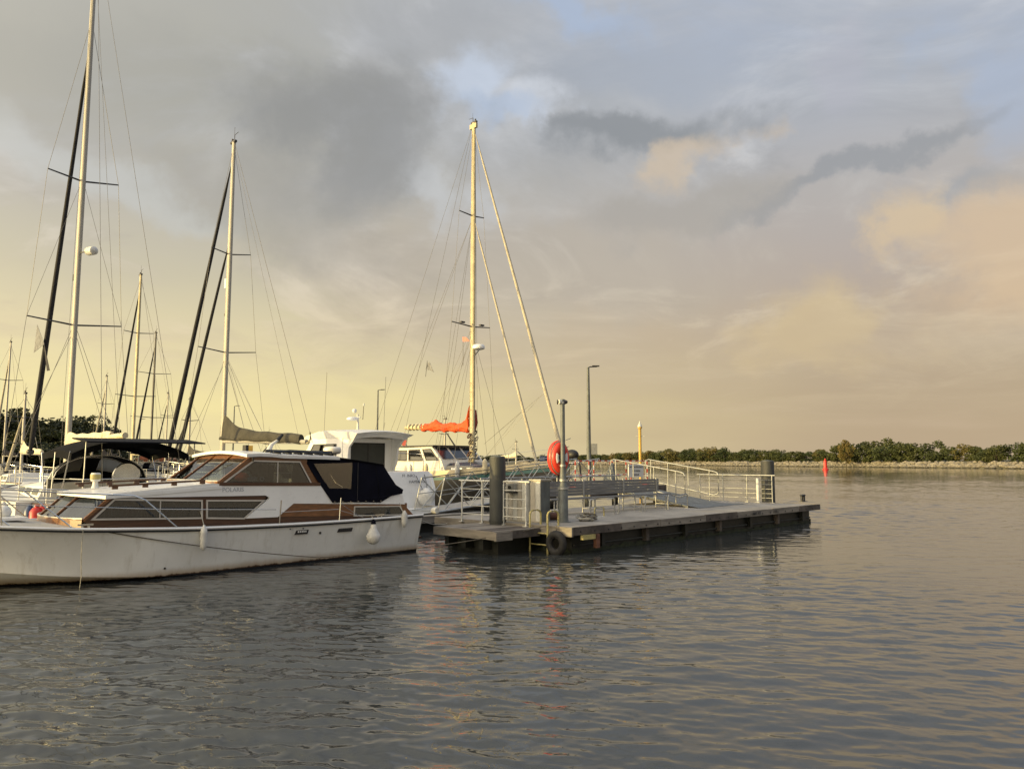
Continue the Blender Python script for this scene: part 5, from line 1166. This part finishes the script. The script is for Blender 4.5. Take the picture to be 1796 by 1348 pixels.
for i in range(81):
    t = i / 80; x = -.18 + (ex * .72 + .18) * t; zc = zbm + (ez - zbm) * t * .72 + .05; q_ = i * .375
    top_ = .22 + .85 * math.exp(-t * 20) + .04 * math.sin(q_ * .7) + .015 * math.sin(q_ * 2.1 + 1) + .15 * math.exp(-((t - .74) / .06) ** 2) - .12 * max(0, (t - .85) / .15)
    pin = 1 - .12 * math.exp(-((t * 6 % 1 - .5) / .10) ** 2)
    rows.append([(x + .02 * math.sin(a * 3 + q_), .17 * pin * math.sin(a) * (1 + .12 * math.sin(5 * a + q_ * .7) + .07 * math.sin(9 * a - q_ * 1.1)), zc + pin * (top_ if math.cos(a) > 0 else .21 + .03 * math.sin(q_ * .9)) * math.cos(a) * (1 + .03 * math.sin(q_ * 1.6 + a * 4))) for a in [2 * math.pi * j / 32 for j in range(32)]])
MB().loft(rows, True, True).build('orange_sail', 'orange_sail', r, 70)
MB().tube([(-.02, .16, zbm + .9), (.02, .18, zbm + .3), (-.05, .15, zbm - .2)], [.09, .12, .05], 8).build('sail_head', 'dark_red', r, 60)
for i in range(9): MB().tube([(.0, -.22, 2.4 + i * .42), (.0, .0, 2.4 + i * .42)], .012, 5).build('mast_step', 'steel', r, 60)
for i in range(10):
    zz = 2.15 + i * .14; MB().torus((.06 + .1 * math.sin(i * 2.1), -.17 + .3 * (i % 2), zz), .10, .035, (1, 0, .3), (0, .4, 1), 14, 6).build('rope_coil', ('rope_dark', 'rope', 'wood_dark')[i % 3], r, 60)
for i, (x, y, m) in enumerate([(-2.2, -1.92, 'fender'), (-.9, -2.02, 'cream_sail'), (-3.6, -1.9, 'fender'), (1.2, -1.95, 'fender'), (2.6, -1.6, 'cream_sail')]):
    zb_ = sh(x)[1]; MB().lathe([(.02, 0), (.09, .03), (.11, .1), (.11, .55), (.07, .64), (.03, .7)], 12, (x, y, zb_ - .1)).build('rail_fender', m, r, 50)
for x0_, x1_, y0_, y1_, hh_, m in ((-6.6, -5.0, -1.2, 1.2, .55, 'gelcoat_warm'), (3.7, 4.3, -.35, .35, .28, 'gelcoat_warm'), (4.6, 4.9, -.3, .2, .5, 'hull_blue'), (-4.9, -4.65, -1.4, 1.4, 1.1, 'cream_sail')):
    zb_ = sh((x0_ + x1_) / 2)[1]; MB().box(x0_, x1_, y0_, y1_, zb_, zb_ + hh_).build('deck_locker', m, r, 0)
MB().tube([(6.0, 0, 2.0), (6.6, 0, 2.05)], .05, 8).build('bow_roller', 'steel', r, 60)
MB().ell((6.15, 0, 2.35), .32, .22, .22).build('anchor_cover', 'black', r, 60); MB().tube([(6.3, 0, 2.3), (6.5, .05, 1.9), (6.55, .05, 1.4)], .06, 8).build('anchor', 'dark_metal', r, 60)
g = MB().tube([(5.2, .5, 2.0), (5.2, .5, 3.0)], .02, 6); g.tube([(4.95, .5, 2.85), (5.65, .5, 3.05)], .018, 5); g.tube([(5.0, .5, 2.5), (5.45, .5, 2.5)], .012, 5); g.build('antenna_bracket', 'galv', r, 60)
dg = MB().ell((-7.3, -.2, 2.2), .3, .9, .26).build('liferaft', 'rust', r, 60); MB().ell((-7.3, -.2, 1.85), .28, .8, .2).build('cockpit_cloth', 'blue_cloth', r, 60)
def flag(name, boat, pts, y, m, label, pole=None):
    o = empty(name, boat.P, boat.head, label, 'flag'); P = [boat.c(*p) for p in pts]
    MB().plate(P, y - .006, y + .006, fn=lambda a, b, c: (a, b + .05 * math.sin(a * 7 + c * 3), c)).build('cloth', m, o, 0)
    if pole: (xa, za), (xb_, zb2) = boat.c(*pole[0]), boat.c(*pole[1]); MB().tube([(xa, y, za), (xb_, y, zb2)], .012, 6).build('staff', 'dark_metal', o, 60)
flag('courtesy_flag', b3, [(804, 590), (810, 590), (815, 597), (805, 598)], .3, 'red', 'small red flag flying below the crosstrees of the motorsailer', ((804, 588), (804, 640)))
flag('burgee', b3, [(743, 636), (748, 634), (757, 652), (749, 649), (741, 647)], .2, 'flag_grey', 'pale ragged burgee on the backstay of the motorsailer', ((744, 632), (741, 660)))
flag('ensign', b3, [(704, 764), (711, 758), (714, 772), (709, 786), (702, 776)], .0, 'dark_red', 'dark red ensign drooping by the stern of the motorsailer', ((717, 752), (708, 812)))

# --- white pilothouse motor boat seen from astern
PU, PVv = 17.05, 22.6
mo = empty('pilothouse_boat', M(PU, PVv), BOWV, 'white pilothouse motor boat with dark sliding doors and a stern platform', 'motor boat'); r = mo     # +x is the bow (+v), y = -(u - PU)
B = 2.95; rows = []
for i in range(15):
    t = i / 14; x = 8.2 * t; hb = B / 2 * (1 if t < .45 else max(.02, 1 - ((t - .45) / .55) ** 2.4)); z = 1.05 + .55 * t ** 1.5
    rows.append([(x, -hb, z), (x, -hb * .95, .5), (x, -hb * .82, 0), (x, 0, -.4 + .5 * max(0, t - .8)), (x, hb * .82, 0), (x, hb * .95, .5), (x, hb, z)])
MB().loft(rows, False, True).build('hull', 'gelcoat', r, 40)
MB().loft([[(p[0][0], p[0][1] * .98, p[0][2]), (p[0][0], 0, p[0][2] + .04), (p[-1][0], p[-1][1] * .98, p[-1][2])] for p in rows]).build('deck', 'gelcoat_old', r, 40)
MB().plate([(-.02, .95), (2.6, 1.0), (2.6, 1.72), (.42, 1.70), (.22, 1.60), (.02, 1.1)], B / 2 - .12, B / 2).build('coaming', 'gelcoat', r, 0)
MB().plate([(-.02, .95), (2.6, 1.0), (2.6, 1.72), (.42, 1.70), (.22, 1.60), (.02, 1.1)], -B / 2, -B / 2 + .12).build('coaming', 'gelcoat', r, 0)
tp = lambda y, z: (.02 + .16 * (z - .4) - .0, y, z)
rows = []
for j in range(13):
    k = -1 + 2 * j / 12; rows.append([(-.10 + .10 * k * k, k * B / 2 * .99, .36), (-.06 + .10 * k * k, k * B / 2 * .985, .8), (.04 + .12 * k * k, k * B / 2 * .97, 1.35), (.16 + .12 * k * k, k * B / 2 * .93, 1.70), (.40, k * B / 2 * .90, 1.72)])
MB().loft(rows).build('transom', 'gelcoat', r, 50)
MB().box(-.95, .05, -B / 2 * .92, B / 2 * .92, .30, .40).build('stern_platform', 'gelcoat', r, 0)
MB().box(-.97, .0, -B / 2 * .93, B / 2 * .93, .27, .30).build('platform_trim', 'rubber', r, 0)
MB().lathe([(.02, -.28), (.2, -.25), (.30, -.08), (.31, .05), (.24, .2), (.10, .30), (.05, .33)], 20, (-.34, -.75, .78)).build('stern_fender', 'fender', r, 60); MB().tube([(-.28, -.62, 1.08), (.1, -.62, 1.55)], .012, 5).build('fender_line', 'black', r, 60)
MB().tube([(-.02, -1.05, .5), (.0, -1.05, 1.2), (.15, -1.05, 1.6)], .012, 5).build('gate_seam', 'black', r, 60)
rt_ = (math.radians(90 - 14), 0, -math.pi / 2)
text(r, 'HAMBURG', .15, (-.035, -.55, 1.34), rt_, 'lettering', 'home_port'); text(r, 'FF  INRO', .15, (.00, -.2, 1.56), rt_, 'lettering', 'boat_name')
# wheelhouse
wz0, wz1 = 1.1, 2.95; wx0, wx1, ww_ = 2.35, 5.1, 1.18
side = [(wx0, wz0), (wx1 + .5, wz0), (wx1 + .35, 1.9), (wx1 - .65, wz1 + .08), (wx0, wz1)]
for sg in (-1, 1):
    wq = [(wx0 + .35, 1.95), (wx1 - .1, 2.0), (wx1 - .75, 2.75), (wx0 + .35, 2.75)]; MB().plate(side, sg * ww_, sg * (ww_ - .06), [inset(wq, .03)]).build('wheelhouse_side', 'gelcoat', r, 0); window(r, wq, sg * ww_, sg, .04, .02, 'dark_metal', 'glass_dark')
door = [(-.78, 1.25), (.80, 1.25), (.80, 2.80), (-.78, 2.80)]
MB().plate([(-ww_, wz0), (ww_, wz0), (ww_, wz1), (-ww_, wz1)], wx0 - .05, wx0 + .01, [door], fn=lambda a, b, c: (b, a, c)).build('aft_bulkhead', 'gelcoat', r, 0)
dr_ = MB().plate(door, wx0 - .03, wx0 - .0, [[(-.74, 1.30), (-.03, 1.30), (-.03, 2.74), (-.74, 2.74)], [(.03, 1.30), (.75, 1.30), (.75, 2.74), (.03, 2.74)]], fn=lambda a, b, c: (b, a, c)).build('sliding_door', 'black', r, 0)
for a, b in ((-.74, -.03), (.03, .75)): MB().box(wx0 - .02, wx0 - .01, a, b, 1.30, 2.74).build('pane', 'smoked_pane', dr_, 0)
MB().tube([(wx0 - .07, -.70, 1.75), (wx0 - .07, -.70, 2.0)], .015, 6).build('handle', 'steel', dr_, 60)
MB().add([(wx1 + .35, -ww_ + .05, 1.95), (wx1 + .35, ww_ - .05, 1.95), (wx1 - .6, ww_ - .05, 2.98), (wx1 - .6, -ww_ + .05, 2.98)], [(0, 1, 2, 3)]).build('windscreen', 'window_dark', r, 0)
rf = [[(x, k / 6 * ww_ * (1.10 if x < 4.5 else 1.0), z + .10 * (1 - (k / 6) ** 2)) for k in range(-6, 7)] for x, z in ((1.15, 3.10), (1.5, 3.16), (2.6, 3.22), (3.8, 3.24), (4.9, 3.10), (5.1, 3.02))]
lo = [[(p[0] + (.25 if i == 0 else 0), p[1] * .93, p[2] - (.10 + .16 * (i > 0))) for p in q] for i, q in enumerate(rf)]
rm = MB().loft(rf).loft(lo).loft([rf[0], lo[0]]).loft([rf[-1], lo[-1]])
for e in (0, -1): rm.loft([[q[e] for q in rf], [q[e] for q in lo]])
rm.build('roof', 'gelcoat', r, 30)
for sg in (-1, 1): MB().plate([(2.3, 2.95), (1.45, 3.0), (1.9, 2.6), (2.0, 2.0), (2.3, 1.6)], sg * (ww_ - .02), sg * (ww_ - .10)).build('wing', 'gelcoat', r, 0)
g = MB().tube([(3.2, -.1, 3.3), (3.25, -.1, 3.95)], [.05, .035], 8); g.box(3.05, 3.45, -.12, -.08, 3.80, 3.84); g.build('radar_mast', 'white_paint', r, 40)
MB().lathe([(.18, -.02), (.24, 0), (.24, .07), (.16, .11)], 18, (3.25, .12, 3.72)).build('radar_dome', 'gelcoat', r, 40); MB().ell((3.25, .05, 4.08), .09, .09, .09).build('gps_dome', 'gelcoat', r, 60)
MB().tube([(3.25, -.35, 3.75), (3.25, -.38, 4.3)], .015, 6).build('light_staff', 'dark_metal', r, 60); MB().lathe([(.03, 0), (.03, .1)], 8, (3.25, -.38, 4.3)).build('mast_light', 'white_paint', r, 40)
for x, y, h in ((4.4, .7, 2.4), (2.2, -.6, .35), (2.6, -.9, 2.2)): MB().tube([(x, y, 3.2), (x - .1, y, 3.25 + h)], .008, 5).build('whip_antenna', 'wire', r, 60)
MB().tube([(.6, -1.35, 1.7), (.6, -1.35, 2.35), (1.9, -1.33, 2.4), (2.3, -1.3, 2.4)], .018, 6).build('cockpit_rail', 'steel', r, 60)

# --- further boats in the rows behind: same kinds, smaller in the picture
def plain_boat(px, py, Y, top, head, J, sp, hm, cov, label, furl_m='furl_dark', mm='alu', L=10.5, grp=None, hood=True, rad=.08):
    b = Boat('moored_sailboat', label, px, py, Y, head, grp); r = b.r; zt = b.z(top)
    sh = sail_hull(r, -L * .57, L * .43, L * .32, 1.05, 1.05, 1.3, hm, 'gelcoat_old', 'hull_blue')
    coach(r, -2.2, 2.4, 1.1, .7, 1.08, .4); guard_rails(r, sh, -L * .56, L * .43, 6)
    mast_part(r, 1.4, zt, rad, mm, 10); masthead(r, zt)
    Z = [1.4 + (zt - 1.4) * f for f in (.38, .70)]; spreaders(r, [(Z[0], sp), (Z[1], sp * .75)], .03, up=.06)
    furl(r, (J, 0, 1.5), (.1, 0, zt - 1.0), .09, furl_m); 
    for sg in (-1, 1):
        cb = sh(-.2)[0] - .1
        wire(r, (-.12, sg * sp, Z[0] + .06), (-.3, sg * cb, 1.1), .008); wire(r, (-.12, sg * sp, Z[0] + .06), (-.12, sg * sp * .75, Z[1] + .06), .008); wire(r, (-.12, sg * sp * .75, Z[1] + .06), (0, 0, zt - .2), .008)
    wire(r, (-.1, 0, zt), (-L * .55, 0, 1.3), .009, 'backstay')
    MB().tube([(-.05, 0, 2.5), (-4.0, 0, 2.45)], .07, 8).build('boom', mm, r, 60); boom_cover(r, 3.7, 2.62, 2.52, .17, cov, .4)
    if hood: sprayhood(r, -3.2, -2.1, 1.05, 1.35, .7, 'navy')
    return b
G = 'sailboats moored in the rows behind'
plain_boat(233, 770, 46, 482, BOWV, 4.2, 1.15, 'gelcoat', 'navy', 'sailboat with paired dark furled headsails moored behind the black bimini', mm='mast_cream', rad=.10)
plain_boat(265, 770, 58, 584, BOWV, 4.0, 1.6, 'hull_dark', 'olive_cover', 'sailboat with a slim dark mast and wide crosstrees behind the black bimini', mm='dark_metal')
plain_boat(6, 800, 56, 600, BOWV, 3.9, 1.2, 'gelcoat', 'navy', 'sailboat with a slim mast standing before the dark trees', furl_m='furl_cream')
plain_boat(38, 800, 40, 690, BOWV, 3.2, .8, 'gelcoat_warm', 'cream_sail', 'small cream sailboat with a short mast moored beyond the bow rail', furl_m='furl_cream', L=8, hood=False)
plain_boat(180, 800, 66, 660, BOWV, 3.6, .9, 'hull_blue', 'navy', 'blue hulled sailboat far back under the dark trees', furl_m='furl_cream', L=9)
plain_boat(330, 800, 52, 700, BOWV, 3.4, .8, 'gelcoat_warm', 'olive_cover', 'cream sailboat with an olive boom cover behind the cruiser windscreen', L=9)
plain_boat(290, 800, 78, 690, BOWV, 3.4, .9, 'gelcoat', 'cream_sail', 'distant white sailboat with cream boom cover between the masts', L=9)
plain_boat(470, 800, 60, 760, BOWV, 3.0, .7, 'gelcoat', 'navy', 'low white boat half hidden behind the cruiser roof', L=8)
plain_boat(780, 800, 62, 735, BOWR, 3.0, .7, 'gelcoat', 'navy', 'distant white sailboat beyond the motorsailer', L=8.5)
plain_boat(905, 802, 90, 775, BOWR, 3.0, .7, 'gelcoat_warm', 'cream_sail', 'tiny cream sailboat far beyond the first dark pile', L=8)
# small open fishing boat with red canisters, moored outside the bow rail
fb_ = empty('work_boat', M(4.9, 20.9) , BOWV, 'white open work boat with red fuel canisters beyond the bow rail', 'boat'); rows = []
for i in range(11):
    t = i / 10; hb = 1.0 * (1 if t < .5 else max(.02, 1 - ((t - .5) / .5) ** 2.2)); z = .62 + .3 * t ** 1.6
    rows.append([(5.0 * t - 2, -hb, z), (5.0 * t - 2, -hb * .8, 0), (5.0 * t - 2, 0, -.25), (5.0 * t - 2, hb * .8, 0), (5.0 * t - 2, hb, z)])
MB().loft(rows, False, True).build('hull', 'gelcoat', fb_, 40)
MB().loft([[(p[0][0], p[0][1] * .92, p[0][2] - .2), (p[0][0], p[-1][1] * .92, p[0][2] - .2)] for p in rows]).build('sole', 'gelcoat_old', fb_, 0)
for x, y in ((-1.2, .2), (-1.2, -.25), (-.85, 0)): MB().lathe([(.02, 0), (.14, 0), (.15, .03), (.15, .42), (.10, .5), (.05, .52), (.05, .58)], 12, (x, y, .55)).build('canister', 'red', fb_, 40)
MB().box(-.2, .5, -.4, .4, .5, 1.15).build('console', 'gelcoat_old', fb_, 0)
